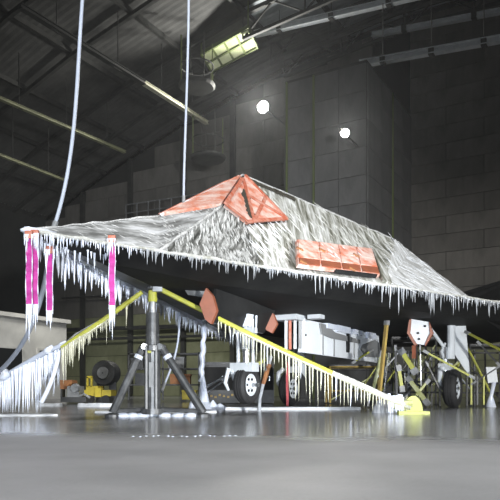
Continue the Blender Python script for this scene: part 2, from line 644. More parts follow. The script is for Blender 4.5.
def beam(p, q, w, h, material, label, name='ceiling_beam', hangers=0):
    p, q = Vector(p), Vector(q)
    root = thing(name, label, 'beam', (p + q) / 2)
    MB().bar(p, q, w, h).build('web', material, root)
    MB().bar(p + UP * h / 2, q + UP * h / 2, w * 2.2, h * .18).build('flange', material, root)
    MB().bar(p - UP * h / 2, q - UP * h / 2, w * 2.2, h * .18).build('flange', material, root)
    for i in range(hangers):
        t = (i + .5) / hangers
        c = p + (q - p) * t
        MB().bar(c, c + UP * 2.6, .04, .04).build('hanger', 'roof_steel', root)
        MB().box(c, (q - p).normalized() * .12, BX * .0 + AX * .14, UP * (h * .8)).build('bracket', 'roof_steel', root)
    return root


beam(px(360, 64, 30), px(512, 37, 26.7), .14, .24, 'steel_pale', 'long silver crane rail under the roof, lowest at the upper right', 'crane_rail', 3)
beam(px(255, 34, 34), px(420, -5, 29.3), .14, .24, 'steel_pale', 'silver crane rail running right from the bright ceiling panel', 'crane_rail', 3)
beam(px(372, 35, 32.5), px(512, 9, 29.3), .12, .2, 'steel_pale', 'thin silver rail along the top of the dark right wall', 'crane_rail', 2)
beam(px(-8, 95, 29.6), px(125, 152, 37.5), .10, .12, 'beam_yellow', 'long thin yellowish beam under the dark left roof', hangers=3)
beam(px(-8, 152, 30), px(64, 180, 36), .09, .10, 'beam_yellow', 'short pale beam low under the left roof edge', hangers=2)
beam(px(20, 6, 25.6), px(144, 83, 32), .13, .16, 'roof_steel', 'dark beam in line with its pale painted lit stretch', hangers=2)
beam(px(144, 83, 32), px(207, 123, 36.8), .12, .16, 'beam_lit', 'lit stretch of beam painted pale yellow under the roof beside the second hose', hangers=2)

# green framed ceiling panel; light from the floodlight is added as its own glow
cp = px(229, 50, 34)
root = thing('ceiling_panel_glow', 'yellow green glow painted ceiling panel in a green frame above the brighter floodlight', 'ceiling panel', cp)
ea, eb = (px(246, 34, 34.0) - px(206, 56, 36)) / 6, None
e1 = (px(250, 28, 33.0) - px(204, 54, 35.2)) / 2      # along the roof slope
e2 = (px(213, 70, 36.4) - px(203, 53, 35.2)) / 2
n12 = e1.cross(e2).normalized()
if n12.z > 0:
    n12 = -n12
for i in range(4):
    for j in range(2):
        c = cp + e1 * ((i + .5) / 2 - 1) + e2 * ((j + .5) - 1)
        MB().box(c, e1 * .235, e2 * .47, n12 * .04).build('glow_pane', 'ceiling_panel_glow', root)
for i in range(5):
    c = cp + e1 * (i / 2 - 1)
    MB().bar(c - e2 * 1.05, c + e2 * 1.05, .1, .2).build('frame_bar', 'green_paint', root)
for j in (-1, 0, 1):
    MB().bar(cp + e2 * j - e1 * 1.02, cp + e2 * j + e1 * 1.02, .1, .2).build('frame_bar', 'green_paint', root)
for s in (-1, 1):
    MB().bar(cp + e1 * s - e2, cp + e1 * s - e2 + UP * 1.5, .08, .08).build('hanger', 'green_paint', root)
MB().bar(cp - e1 + e2, cp - e1 + e2 - UP * .9, .12, .12).build('drop_post', 'beam_yellow', root)


def floodlamp(p, r, power, label, face, arm):
    root = thing('floodlight', label, 'floodlight', p)
    d = Vector(face).normalized()
    MB()._lathe(p, d, [(-r * 1.7, r * .3), (-r * 1.6, r * .55), (-r * .8, r * .95), (0, r * 1.2), (.04, r * 1.22), (.02, r * 1.05)], 20).build('reflector_housing', 'lamp_body', root, True)
    MB()._lathe(p + d * .0, d, [(-.02, r * 1.05), (r * .18, r * .9), (r * .34, r * .5), (r * .38, .01)], 20).build('lens', 'lamp_glass', root, True)
    MB().bar(p - d * r * 1.6, p - d * r * 1.6 + AX * arm, .07, .07).build('bracket_arm', 'lamp_body', root)
    spot('floodlight_lamp', p + d * (r * 1.6), p + d * 10, power, 165, (1, .98, .92), r, .3)
    return root


floodlamp(px(263, 107, 35.0), .3, 2500, 'bright round floodlight high in front of the block corner, the larger glare', (-.35, -1, -.15), 2.8)
floodlamp(px(345, 133, 27.0), .17, 600, 'smaller round floodlight on the grey block, right of the bigger one', (-.2, -1, -.1), 1.5)

# hanging round platforms below the roof
for (u, v, d, r, lab) in ((197, 86, 33, .95, 'dark round hanging platform beside the second hose near the roof'),
                          (208, 158, 36, 1.0, 'dark round hanging platform low in front of the back wall')):
    p = px(u, v, d)
    root = thing('hanging_platform', lab, 'platform', p)
    MB()._lathe(p, UP, [(-.12, .01), (-.12, r * .9), (-.02, r), (.06, r), (.06, .01)], 20).build('deck', 'roof_steel', root)
    for k in range(4):
        an = .5 + k * math.pi / 2
        q = p + Vector((math.cos(an), math.sin(an), 0)) * r * .92
        MB().bar(q, q + UP * 2.4, .06, .06).build('hanger_rod', 'roof_steel' if k % 2 else 'green_paint', root)
    MB()._lathe(p + UP * 1.0, UP, [(-.03, r * .93), (.03, r * .93), (.03, r * .89), (-.03, r * .89), (-.03, r * .93)], 20).build('guard_ring', 'roof_steel', root)

# catwalk on the back wall behind the nose
c0, c1 = px(126, 222, 41.0), px(208, 211, 38.0)
root = thing('catwalk', 'grey railed catwalk on the back wall behind the aircraft nose', 'catwalk', (c0 + c1) / 2)
dv = (c1 - c0)
MB().bar(c0, c1, 1.0, .12).build('deck', 'machine_grey', root)
for h in (.55, 1.1):
    MB().bar(c0 + UP * h, c1 + UP * h, .06, .06).build('handrail', 'machine_grey', root)
for k in range(8):
    q = c0 + dv * k / 7
    MB().bar(q, q + UP * 1.12, .06, .06).build('post', 'machine_grey', root)
for k in range(3):
    q = c0 + dv * (k + .4) / 3
    MB().bar(q, q + AX * 1.4 - UP * 1.4, .1, .1).build('bracket', 'roof_steel', root)

# pipes along the back wall
for v0, v1, w in ((330, 326, .14), (340, 336, .09), (298, 290, .06)):
    p, q = px(62, v0, 46), px(262, v1 - 2, 38.2)
    o = MB().tube([p, q], w, 8).build('wall_pipe', 'machine_dark')
    tag(o, {330: 'thick dark pipe along the green lower back wall', 340: 'middle dark pipe just under the thick wall pipe', 298: 'thinnest dark pipe, highest on the back wall at left'}[v0], 'pipe')

# low office block at the left
BO, A0, A1, HO = -16.0, 2.0, 15.8, 3.25
root = thing('office_block', 'low pale office block with dark openings at the left edge', 'building', W(A1, BO, 0))
MB().prism([W(A0, BO, 0), W(A1, BO, 0), W(A1, BO - 4, 0), W(A0, BO - 4, 0)], UP * HO).build('wall', 'office_wall', root)
MB().prism([W(A0 - .1, BO + .12, HO), W(A1 + .15, BO + .12, HO), W(A1 + .15, BO - 4.1, HO), W(A0 - .1, BO - 4.1, HO)], UP * .16).build('roof', 'office_wall', root)
for (a, z0, z1, w) in ((12.6, .9, 2.0, 1.5), (14.7, .9, 2.0, .9), (9.4, .9, 2.0, 1.4)):
    f = MB().box(W(a, BO + .03, (z0 + z1) / 2), AX * (w / 2 + .1), BX * .05, UP * ((z1 - z0) / 2 + .1)).build('window', 'office_wall', root)
    MB().box(W(a, BO + .07, (z0 + z1) / 2), AX * (w / 2), BX * .03, UP * ((z1 - z0) / 2)).build('pane', 'dark_opening', f)

# ================================================================= AIRCRAFT
ZE = 1.83
S22, C22 = math.sin(math.radians(22.5)), math.cos(math.radians(22.5))


def E(s, side=1, z=ZE):
    return W(s * C22, side * s * S22, z)


AC = thing('stealth_aircraft', 'ice crusted black faceted jet aircraft with orange window and intake covers', 'aircraft', W(9, 0, 0))


def solve_edge_u(u):
    k = (u - 250) / F_PX
    # E(s) projected at u
    d = W(C22, S22, 0) - NOSE
    return (k * NOSE.y - NOSE.x) / (d.x - k * d.y)


sE1, sE2, sE3, sE4 = (solve_edge_u(u) for u in (160, 262, 385, 462))
S_TIP = 16.9


def hull(side):
    m = {}
    m['N'] = W(0, 0, ZE)
    m['A'] = W(2.0, 0, 2.44)
    m['P'] = W(3.94, 0, 3.50)
    m['E1'], m['E2'], m['E3'], m['E4'], m['T'] = (E(s, side) for s in (sE1, sE2, sE3, sE4, S_TIP))
    m['B'] = W(2.6, side * .50, 2.64)
    m['M'] = W(3.02, side * .61, 2.48)
    m['C'] = W(4.09, side * .66, 2.76)
    m['S1'] = W(7.6, side * 1.13, 3.16)
    m['S2'] = W(8.24, side * 1.23, 3.04)
    m['S3'] = W(12.5, side * 1.52, 2.65)
    m['S4'] = W(17.2, side * .7, 1.95)
    m['R1'] = W(14.2, side * 2.6, 1.9)
    m['R2'] = W(16.6, side * 6.2, 1.84)
    return m


HP = hull(1)


def plane_dir(ref, keys, uv0, uv1):
    pl = [ref[k] for k in keys]
    n_ = poly_normal(pl)
    o_ = Vector((0, 0, CAM_H))

    def hit(u, v):
        d_ = px(u, v, 1.0) - o_
        return o_ + d_ * ((pl[0] - o_).dot(n_) / d_.dot(n_))
    t_ = (hit(*uv1) - hit(*uv0)).normalized()
    return t_, t_.cross(n_).normalized(), n_


def streak_mat(name, frame, c_dark, c_mid, c_white, along, across, lo, mid, hi, rough=.55, bump=.5):
    m = mat(name, c_dark, rough)
    t = m.node_tree
    b_ = t.nodes['Principled BSDF']
    tcn = t.nodes.new('ShaderNodeTexCoord')
    comb = t.nodes.new('ShaderNodeCombineXYZ')
    for i, (ax, sc) in enumerate(zip(frame, (along, across, 1.0))):
        dt = t.nodes.new('ShaderNodeVectorMath')
        dt.operation = 'DOT_PRODUCT'
        dt.inputs[1].default_value = ax * sc
        t.links.new(tcn.outputs['Object'], dt.inputs[0])
        t.links.new(dt.outputs['Value'], comb.inputs[i])
    nz = t.nodes.new('ShaderNodeTexNoise')
    nz.inputs['Scale'].default_value = 1.0
    nz.inputs['Detail'].default_value = 5
    nz.inputs['Roughness'].default_value = .6
    t.links.new(comb.outputs[0], nz.inputs['Vector'])
    rp = t.nodes.new('ShaderNodeValToRGB')
    rp.color_ramp.elements[0].position = lo
    rp.color_ramp.elements[1].position = hi
    rp.color_ramp.elements[0].color = (*c_dark, 1)
    rp.color_ramp.elements[1].color = (*c_white, 1)
    e_ = rp.color_ramp.elements.new(mid)
    e_.color = (*c_mid, 1)
    t.links.new(nz.outputs['Fac'], rp.inputs[0])
    t.links.new(rp.outputs[0], b_.inputs['Base Color'])
    bm_ = t.nodes.new('ShaderNodeBump')
    bm_.inputs['Strength'].default_value = bump
    bm_.inputs['Distance'].default_value = .03
    t.links.new(nz.outputs['Fac'], bm_.inputs['Height'])
    t.links.new(bm_.outputs[0], b_.inputs['Normal'])


_fr = plane_dir(HP, ('E2', 'E3', 'S1'), (290, 232), (306, 262))
streak_mat('hull_frosted', _fr, (.10, .10, .075), (.28, .28, .25), (.62, .63, .63), 1.7, 17, .36, .48, .64)
streak_mat('hull_white', _fr, (.20, .20, .18), (.42, .425, .42), (.68, .69, .70), 1.4, 16, .26, .40, .58)
streak_mat('hull_hatched', plane_dir(HP, ('E1', 'E2', 'M'), (238, 225), (222, 258)), (.03, .031, .028), (.135, .137, .13), (.40, .405, .40), 4.5, 19, .36, .48, .66, .6, .8)
streak_mat('hull_nose', plane_dir(HP, ('N', 'E1', 'A'), (100, 236), (150, 240)), (.11, .112, .11), (.27, .275, .275), (.52, .53, .55), 2.5, 9, .36, .48, .64)


def facet(keys, m, name, material, off=0.0, th=0.03):
    poly = [m[k] for k in keys]
    n = poly_normal(poly)
    cen = sum(poly, Vector()) / len(poly)
    if n.z < 0:
        n = -n
    poly = [p + n * off for p in poly]
    k = len(poly)
    mb = MB().add(poly + [p - n * th for p in poly], [(0, i, i + 1) for i in range(1, k - 1)] + [(k, k + i + 1, k + i) for i in range(1, k - 1)]
                  + [(i, (i + 1) % k, (i + 1) % k + k, i + k) for i in range(k)])
    return mb.build(name, material, AC), poly, n


for side in (1, -1):
    m = hull(side)
    near = side == 1
    # nose facet
    o, poly, n = facet(('N', 'E1', 'A'), m, 'nose_panel', 'hull_nose')
    if near:
        k = MB(); flakes(k, poly, 40, .9, .10, .018, .004, seed=3); k.build('frost', 'rime_grey', o)['kind'] = 'stuff'
    o, poly, n = facet(('E1', 'B', 'A'), m, 'nose_panel', 'hull_nose')
    if near:
        k = MB(); flakes(k, poly, 70, .5, .12, .022, .006, seed=4); k.build('frost', 'rime_grey', o)['kind'] = 'stuff'
    # the hatched facet under the side window
    o, poly, n = facet(('E1', 'E2', 'M', 'B'), m, 'cheek_panel', 'hull_hatched')
    if near:
        k = MB(); flakes(k, poly, 260, -.3, .15, .022, .010, seed=5); k.build('frost', 'rime_grey', o)['kind'] = 'stuff'
    o, poly, n = facet(('E2', 'C', 'M'), m, 'cheek_panel', 'hull_frosted')
    if near:
        k = MB(); flakes(k, poly, 40, .22, .3, .035, .006, seed=6); k.build('frost', 'rime', o)['kind'] = 'stuff'
    # canopy
    facet(('A', 'B', 'P'), m, 'canopy_panel', 'hull_dark', -.02)
    facet(('B', 'M', 'C', 'P'), m, 'canopy_panel', 'hull_dark', -.02)
    # fuselage side
    o, poly, n = facet(('C', 'S1', 'P'), m, 'fuselage_panel', 'hull_frosted')
    if near:
        k = MB(); flakes(k, poly, 50, .25, .34, .035, .006, seed=7); k.build('frost', 'rime_olive', o)['kind'] = 'stuff'
    o, poly, n = facet(('E2', 'E3', 'S1', 'C'), m, 'fuselage_panel', 'hull_frosted')
    if near:
        k = MB(); flakes(k, poly, 110, .25, .4, .04, .006, seed=8); k.build('frost', 'rime_olive', o)['kind'] = 'stuff'
        side_poly, side_n = poly, n
    o, poly, n = facet(('E3', 'E4', 'S2', 'S1'), m, 'fuselage_panel', 'hull_white')
    if near:
        k = MB(); flakes(k, poly, 70, .2, .45, .05, .006, seed=9); k.build('frost', 'rime', o)['kind'] = 'stuff'
    o, poly, n = facet(('E4', 'T', 'R2', 'R1', 'S3', 'S2'), m, 'wing_panel', 'hull_white')
    if near:
        k = MB(); flakes(k, [m['E4'], m['R1'], m['S3'], m['S2']], 60, .2, .45, .05, .006, seed=10); k.build('frost', 'rime', o)['kind'] = 'stuff'
    facet(('S3', 'R1', 'S4'), m, 'aft_panel', 'hull_dark')
    # tail fin
    fin = [W(14.2, side * .45, 2.95), W(13.8, side * .3, 2.4), W(18.6, side * .25, 2.0), W(20.6, side * 2.3, 4.1), W(19.2, side * 2.5, 4.45)]
    MB().prism(fin, poly_normal(fin) * .1).build('tail_fin', 'hull_dark', AC)
mp, mm = hull(1), hull(-1)
for keys in (('P', 'S1'), ('S1', 'S2'), ('S2', 'S3'), ('S3', 'S4')):
    if keys[0] == 'P':
        poly = [mp['P'], mp['S1'], mm['S1']]
    else:
        poly = [mp[keys[0]], mp[keys[1]], mm[keys[1]], mm[keys[0]]]
    MB().prism(poly, -UP * .03).build('top_deck', 'hull_frosted', AC)

# belly: chine strips to a flat keel
ZK = 1.66
keel = [W(.9, 0, ZK + .05), W(2.6, .45, ZK), W(8.5, 2.6, ZK), W(14, 2.4, ZK), W(17, 0, ZK + .1), W(14, -2.4, ZK), W(8.5, -2.6, ZK), W(2.6, -.45, ZK)]
MB().prism(keel, UP * .02).build('belly_panel', 'hull_dark', AC)
for side in (1, -1):
    b = MB()
    kk = [W(.9, 0, ZK + .05), W(2.6, side * .45, ZK), W(8.5, side * 2.6, ZK), W(14, side * 2.4, ZK), W(17, 0, ZK + .1)]
    nn = W(0, 0, ZE - .02)
    tip, r1 = E(S_TIP, side, ZE - .03), W(14.2, side * 2.6, 1.82)
    r2 = W(16.6, side * 6.2, 1.8)
    e = [E(2.6, side, ZE - .02), E(9, side, ZE - .02)]
    b.add([nn, e[0], kk[1], kk[0]], [(0, 1, 2, 3)])
    b.add([e[0], e[1], kk[2], kk[1]], [(0, 1, 2, 3)])
    b.add([e[1], tip, r2, r1, kk[3], kk[2]], [(0, 1, 2, 3, 4, 5)])
    b.build('underside_panel', 'hull_dark' if side == 1 else 'belly_grey', AC)
    # rime rim along the leading edge
    pts, rad = [], []
    smax = S_TIP
    nn_ = 70
    for i in range(nn_ + 1):
        s = smax * (i / nn_) ** 1.3
        pts.append(E(s, side, ZE + random.uniform(-.008, .008)))
        rad.append((.02 if side == 1 else .055 + .008 * s) * random.uniform(.7, 1.3))
    MB().tube(pts, rad, 6).build('leading_edge_rime', 'rime_olive' if side == 1 else 'ice', AC, True)
MB().tube([W(-.05, -.03, ZE), W(.0, 0, ZE + .015), W(.12, .03, ZE + .03), W(.3, .06, ZE + .04)], [.014, .026, .022, .012], 8).build('nose_rime', 'ice', AC, True)
# spine rime along the visible ridges
for a, b_, r in (('A', 'P', .022), ('P', 'S1', .012), ('S1', 'S2', .012), ('S2', 'S3', .012), ('N', 'A', .012), ('E1', 'B', .018)):
    pts = [HP[a] + (HP[b_] - HP[a]) * i / 14 + UP * random.uniform(0, .015) for i in range(15)]
    MB().tube(pts, [r * random.uniform(.6, 1.3) for _ in pts], 6).build('ridge_rime', 'rime' if a == 'A' else 'rime_grey', AC, True)

# orange covers on the canopy panes: slabs lying just proud of the facet
def on_plane(u, v, p0, n):
    o = Vector((0, 0, CAM_H))
    d = px(u, v, 1.0) - o
    return o + d * ((p0 - o).dot(n) / d.dot(n))


def shrink(poly, k):
    c = sum(poly, Vector()) / len(poly)
    return [c + (p - c) * k for p in poly]


for side in (1, -1):
    m = hull(side)
    poly = [m['A'], m['B'], m['P']]
    n = poly_normal(poly); n = n if n.dot(BX * side) > 0 else -n
    w = MB().prism([p + n * .03 for p in shrink(poly, .93)], -n * .045).build('windshield_cover', 'orange_cover', AC)
    # side window: two panes either side of a post
    a_, b_, c_, p_ = m['B'], m['M'], m['C'], m['P']
    poly = [a_, b_, c_, p_]
    n = poly_normal(poly); n = n if n.dot(BX * side) > 0 else -n
    q = b_ + (c_ - b_) * .12
    top = a_ + (p_ - a_) * .86
    p1 = shrink([a_, b_, q, top], .93)
    w1 = MB().prism([p + n * .03 for p in p1], -n * .05).build('side_window_cover', 'orange_cover', AC)
    p2 = shrink([q, c_, p_, top], .93)
    w2 = MB().prism([p + n * .03 for p in p2], -n * .05).build('side_window_cover', 'orange_cover', AC)
    for s, t in ((p2[0], (p2[1] + p2[2]) / 2), (p2[1], p2[0] + (p2[3] - p2[0]) * .6), (p2[0], p2[3]), (p2[0], p2[1]), (p2[1], p2[2])):
        MB().bar(s + n * .04, t + n * .04, .05, .02, n).build('seam_tape', 'orange_frame', w2)
    for s, t in ((p1[0], p1[1]), (p1[1], p1[2]), (p1[0], p1[3])):
        MB().bar(s + n * .04, t + n * .04, .05, .02, n).build('seam_tape', 'orange_frame', w1)
    r = random.Random(21)
    for k in range(7):
        t = .2 + .65 * k / 6
        c = p1[0] * .0 + (p1[1] * .35 + p1[2] * .65) * (1 - t) + (p1[3] * .8 + p1[2] * .2) * t
        e = (p1[3] - p1[0]).normalized()
        f = n.cross(e)
        rr = .075 * r.uniform(.6, 1.3)
        pol = [c + n * .032 + (e * math.cos(x) * rr * 1.4 + f * math.sin(x) * rr) * r.uniform(.7, 1.3) for x in [i * 2 * math.pi / 7 for i in range(7)]]
        MB().prism(pol, n * .006).build('bare_patch', 'bare_patch', w1)
# dark ice-free strip behind the peak
e = (HP['S1'] - HP['P']).normalized()
cn = poly_normal([HP['C'], HP['S1'], HP['P']]); cn = cn if cn.z > 0 else -cn
for k in range(7):
    c = HP['P'] + e * (.12 + .13 * k) - cn.cross(e) * (0.05) + cn * .02
    c = c + (HP['C'] - HP['P']).normalized() * .07
    MB().box(c, e * random.uniform(.04, .09), cn.cross(e) * random.uniform(.02, .05), cn * .012).build('bare_patch', 'bare_patch', AC)

# intake cover: orange panels on the fuselage side
p0 = HP['E3']
iq = [on_plane(u, v, p0, side_n) for u, v in ((296, 241), (371, 250), (379, 276), (297, 266))]
ic = MB().prism([p + side_n * .025 for p in iq], -side_n * .05).build('intake_cover', 'orange_cover', AC)


def bil(q, s, t):
    return (q[0] * (1 - s) + q[1] * s) * (1 - t) + (q[3] * (1 - s) + q[2] * s) * t


for i in range(4):
    for j, (t0, t1) in enumerate(((.03, .42), (.46, .72), (.77, .97))):
        s0, s1 = i / 4 + .012, (i + 1) / 4 - .012
        MB().prism([bil(iq, s, t) + side_n * .04 for s, t in ((s0, t0), (s1, t0), (s1, t1), (s0, t1))], -side_n * .03).build('cover_panel', 'orange_cover' if j < 2 else 'orange_plain', ic)
for s, t in ((.28, .38), (.72, .42), (.02, .45), (.62, .97), (.05, .95)):
    c = bil(iq, s, t) + side_n * .045
    e = (iq[1] - iq[0]).normalized() * .07 + (iq[3] - iq[0]).normalized() * .05
    MB().box(c, e, side_n.cross(e).normalized() * .022, side_n * .01).build('cover_latch', 'rust', ic)
k = MB(); flakes(k, [*[bil(iq, s_, t_) + side_n * .042 for s_, t_ in ((.05, .05), (.95, .05), (.95, .6), (.05, .6))]], 10, .25, .16, .035, .004, seed=33)
k.build('frost', 'rime', ic)['kind'] = 'stuff'
# dark edge below and behind the intake
for s0, s1, off in ((.42, .95, 1.0),):
    pol = [bil(iq, s0, 1.02), bil(iq, s1, 1.02), bil(iq, s1, 1.07), bil(iq, s0 + .03, 1.07)]
    MB().prism([p + side_n * .035 for p in pol], -side_n * .05).build('intake_lip', 'hull_dark', AC)
pol = [on_plane(u, v, p0, side_n) for u, v in ((372, 250), (378, 252), (391, 284), (382, 282))]
MB().prism([p + side_n * .03 for p in pol], -side_n * .04).build('intake_lip', 'hull_frosted', AC)

# ---- icicles along the leading edges
ics = []      # (position, length, radius, material)
s = 0.02
r = random.Random(5)
while s < 9.3:
    zdist = E(s).y
    clump = .55 + .45 * math.sin(s * 3.1) * math.sin(s * 7.7 + 1)
    ln = r.uniform(.05, .13) + (r.random() ** 5) * .27 * (.4 + clump)
    if .9 < s < 4.6:
        ln *= .62
    if s < .3:
        ln = r.uniform(.08, .24)
    elif s < 1.1:
        ln *= .7
    if 4.9 < s < 5.3 or 3.6 < s < 3.9 or 5.6 < s < 6.4:
        ln *= 1.35
    ln *= .82
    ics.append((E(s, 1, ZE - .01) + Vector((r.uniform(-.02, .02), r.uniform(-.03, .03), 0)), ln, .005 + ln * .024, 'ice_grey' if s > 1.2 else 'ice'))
    s += r.uniform(.009, .022) * (1 + s * .08)
s = 0.05
while s < 16.5:
    ln = r.uniform(.1, .24) + (r.random() ** 3) * .24
    if s > 5:
        ln *= .8
    ics.append((E(s, -1, ZE - .01) + Vector((r.uniform(-.03, .03), r.uniform(-.03, .03), 0)), ln, .010 + ln * .05, 'ice'))
    s += r.uniform(.02, .045) * (1 + s * .12)
# inner row under the nose
s = .2
while s < 1.1:
    q = W(s, r.uniform(-.25, .3) * min(1, s), ZE - .08)
    ics.append((q, r.uniform(.06, .2), .012, 'ice'))
    s += .035
ics.sort(key=lambda t: -t[1] / t[0].y)
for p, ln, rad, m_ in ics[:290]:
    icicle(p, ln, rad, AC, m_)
k1, k2 = MB(), MB()
for p, ln, rad, m_ in ics[290:]:
    add_icicle(k1 if m_ == 'ice' else k2, p, ln, rad)
k1.build('icicle_fringe', 'ice', AC)['kind'] = 'stuff'
k2.build('icicle_fringe', 'ice_grey', AC)['kind'] = 'stuff'


# ---- landing gear
def wheel(c, r, w, parent, hubmat='white_paint', hub=.58):
    prof = [(-w / 2 * .7, r * hub), (-w / 2, r * .72), (-w / 2 * .95, r * .88), (-w / 2 * .6, r * .985), (-.15 * w, r), (-.14 * w, r * .975), (-.06 * w, r * .975), (-.05 * w, r), (.05 * w, r), (.06 * w, r * .975), (.14 * w, r * .975),
            (.15 * w, r), (w / 2 * .6, r * .985), (w / 2 * .95, r * .88), (w / 2, r * .72), (w / 2 * .7, r * hub)]
    MB()._lathe(c, BX, prof, 32).build('tyre', 'rubber', parent, False)
    prof = [(-w / 2 * .7, r * hub), (-w * .2, r * .3), (-w * .2, .01)]
    MB()._lathe(c, BX, prof, 24).build('wheel_rim', hubmat, parent)
    prof = [(w / 2 * .7, r * hub), (w / 2 * .78, r * (hub - .06)), (w * .22, r * .42), (w * .26, r * .2), (w * .42, r * .19), (w * .42, .005)]
    MB()._lathe(c, BX, prof, 24).build('wheel_rim', hubmat, parent)
    for i in range(6):
        an = i * math.pi / 3
        q = c + BX * (w * .27) + (AX * math.cos(an) + UP * math.sin(an)) * r * .33
        MB().lathe(q, BX, [(-.01, r * .07), (.012, r * .07)], 8).build('lug_hole', 'rubber', parent)


ng_c = W(4.06, 0, .42)
NG = MB().tube([W(4.0, 0, 1.66), W(4.02, 0, .95)], [.075, .07], 12).build('nose_gear_strut', 'white_paint', AC)
MB().tube([W(4.02, 0, .97), W(4.04, 0, .62)], .048, 12).build('oleo_piston', 'chrome', NG)
for s in (-1, 1):
    MB().tube([W(4.0, s * .12, 1.45), W(4.02, s * .13, .72)], [.028, .028], 8).build('side_tube', 'white_paint', NG)
    if s < 0: MB().tube([W(3.97, s * .10, .72), W(3.9, s * .16, .62), W(4.0, s * .17, .5), W(4.06, s * .15, .42)], [.03, .045, .04, .045], 8).build('fork_arm', 'white_paint', NG)
MB().box(W(3.98, 0, .68), AX * .1, BX * .19, UP * .065).build('fork_crown', 'white_paint', NG)
MB().box(W(4.0, 0, 1.22), AX * .07, BX * .17, UP * .04).build('steering_collar', 'white_paint', NG)
MB().box(W(3.93, .02, 1.36), AX * .06, BX * .12, UP * .09).build('taxi_light', 'ice', NG)
MB().tube([W(4.06, -.2, .42), W(4.06, .2, .42)], .03, 8).build('axle', 'chrome', NG)
MB().tube([W(3.86, -.2, .66), W(3.80, -.22, .45), W(3.86, -.2, .34)], [.035, .03, .02], 7).build('tow_lug', 'white_paint', NG)
wheel(ng_c, .285, .2, NG)
for i in range(9):
    icicle(W(3.95, -.22 + i * .055, 1.42 - .05 * (i % 2)), random.uniform(.15, .5), .016, NG, 'ice')

for side, lab in ((1, 'near'), (-1, 'far')):
    c = W(9.14, side * 1.842, .385)
    MG = MB().tube([W(9.2, side * 1.80, 1.72), W(9.16, side * 1.80, .98)], [.085, .08], 12).build('main_gear_strut', 'white_paint', AC)
    MB().tube([W(9.16, side * 1.70, 1.0), W(9.14, side * 1.69, .6)], .05, 12).build('oleo_piston', 'chrome', MG)
    MB().box(W(9.12, side * 1.70, .82), AX * .1, BX * .12, UP * .07).build('fork_crown', 'white_paint', MG)
    ib = side * 1.842 - .16
    MB().tube([W(9.1, ib, .84), W(8.97, ib - .05, .74), W(8.96, ib - .06, .52), W(9.1, ib - .02, .385)], [.05, .055, .045, .05], 8).build('fork_arm', 'white_paint', MG)
    MB().tube([W(9.1, ib + .02, .385), W(9.1, ib + .3, .385)], .04, 8).build('axle', 'chrome', MG)
    MB().tube([W(9.05, side * 1.70, 1.2), W(8.6, side * 1.45, 1.68)], .035, 8).build('drag_brace', 'white_paint', MG)
    MB().tube([W(9.05, side * 1.70, .95), W(8.95, side * 1.66, 1.12), W(9.1, side * 1.70, 1.3)], .025, 8).build('torque_link', 'white_paint', MG)
    # leg door
    bb = side * 1.842 - .01
    MB().prism([W(9.28, bb - .06, 1.70), W(9.34, bb + .22, 1.66), W(9.38, bb + .30, .62), W(9.34, bb + .16, .84), W(9.3, bb + .0, 1.1)], AX * .04).build('leg_door', 'white_paint', MG)
    wheel(c, .385, .26, MG)
    MB().box(W(9.05, side * 1.7, 1.1), AX * .05, BX * .05, UP * .12).build('brake_line_box', 'chrome', MG)

# main gear bay door, white with orange edges
q = [px(u, v, 11.8) for u, v in ((411, 319), (429, 322), (431, 333), (425, 345), (417, 344), (410, 333))]
gd = MB().prism(q, AX * .05).build('gear_bay_door', 'white_paint', AC)
for u, v in ((418, 333), (419, 339), (425, 326)):
    MB().lathe(px(u, v, 11.78), AX, [(-.01, .02), (.02, .02)], 8).build('rivet_hole', 'rubber', gd)
for pp in (((409, 320), (411, 319), (410, 333), (417, 345), (414, 345), (407, 333)), ((429, 322), (433, 333), (425, 346), (425, 344), (430, 333))):
    MB().prism([px(u, v, 11.77) for u, v in pp], AX * .06).build('door_edge', 'orange_plain', gd)
MB().box(px(414, 352, 11.8), BX * .03, AX * .03, UP * .12).build('door_hinge_arm', 'orange_plain', gd)

# nose bay doors: dark panel hanging on the centreline, orange serrated ends
for (u, v, d, hw, hh) in ((208, 306, 8.2, 8.5, 18), (269, 321, 10.3, 8, 12)):
    qq = [px(u + x * hw, v + y * hh, d) for x, y in ((-.25, -1), (.55, -.55), (1, .25), (.35, 1), (-.35, .75), (-1, -.1))]
    MB().prism(qq, AX * .05).build('door_end', 'orange_plain', AC)
pa, pb = px(214, 287, 8.35), px(273, 311, 10.4)
pc, pd = px(262, 333, 10.35), px(210, 322, 8.3)
dd = MB().prism([pa, pb, pc, pd], BX * .04).build('nose_bay_door', 'hull_dark', AC)
MB().bar(pd, pc, .03, .03).build('door_edge', 'belly_grey', dd)
pol = [px(181, 284, 8.5), px(213, 284, 8.6), px(203, 297, 8.5), px(188, 295, 8.4)]
MB().prism(pol, AX * .03).build('belly_access_panel', 'jack_light', AC)

# weapons bay door, white inside, hanging from the centreline
B_D = -.19
def BD(a, z, o=0.0):
    return W(a, B_D + o, z)
a_s = 6.3
wd = MB().prism([BD(a_s, 1.64), BD(a_s + 4.25, 1.64), BD(a_s + 4.3, 1.0), BD(a_s, 1.03)], -BX * .06).build('weapons_bay_door', 'bay_white', AC)
MB().prism([BD(a_s + 3.1, 1.36, .01), BD(a_s + 3.9, 1.52, .01), BD(a_s + 4.2, 1.45, .01), BD(a_s + 4.2, 1.12, .01), BD(a_s + 3.3, 1.1, .01), BD(a_s + 2.95, 1.25, .01)], BX * .03).build('stiffener_plate', 'bay_grey', wd)
MB().prism([BD(a_s + .75, 1.62, .01), BD(a_s + 1.1, 1.62, .01), BD(a_s + 1.5, 1.5, .01), BD(a_s + 2.9, 1.45, .01), BD(a_s + 2.9, 1.37, .01), BD(a_s + 1.35, 1.37, .01), BD(a_s + .85, 1.42, .01)], BX * .03).build('stiffener_plate', 'bay_grey', wd)
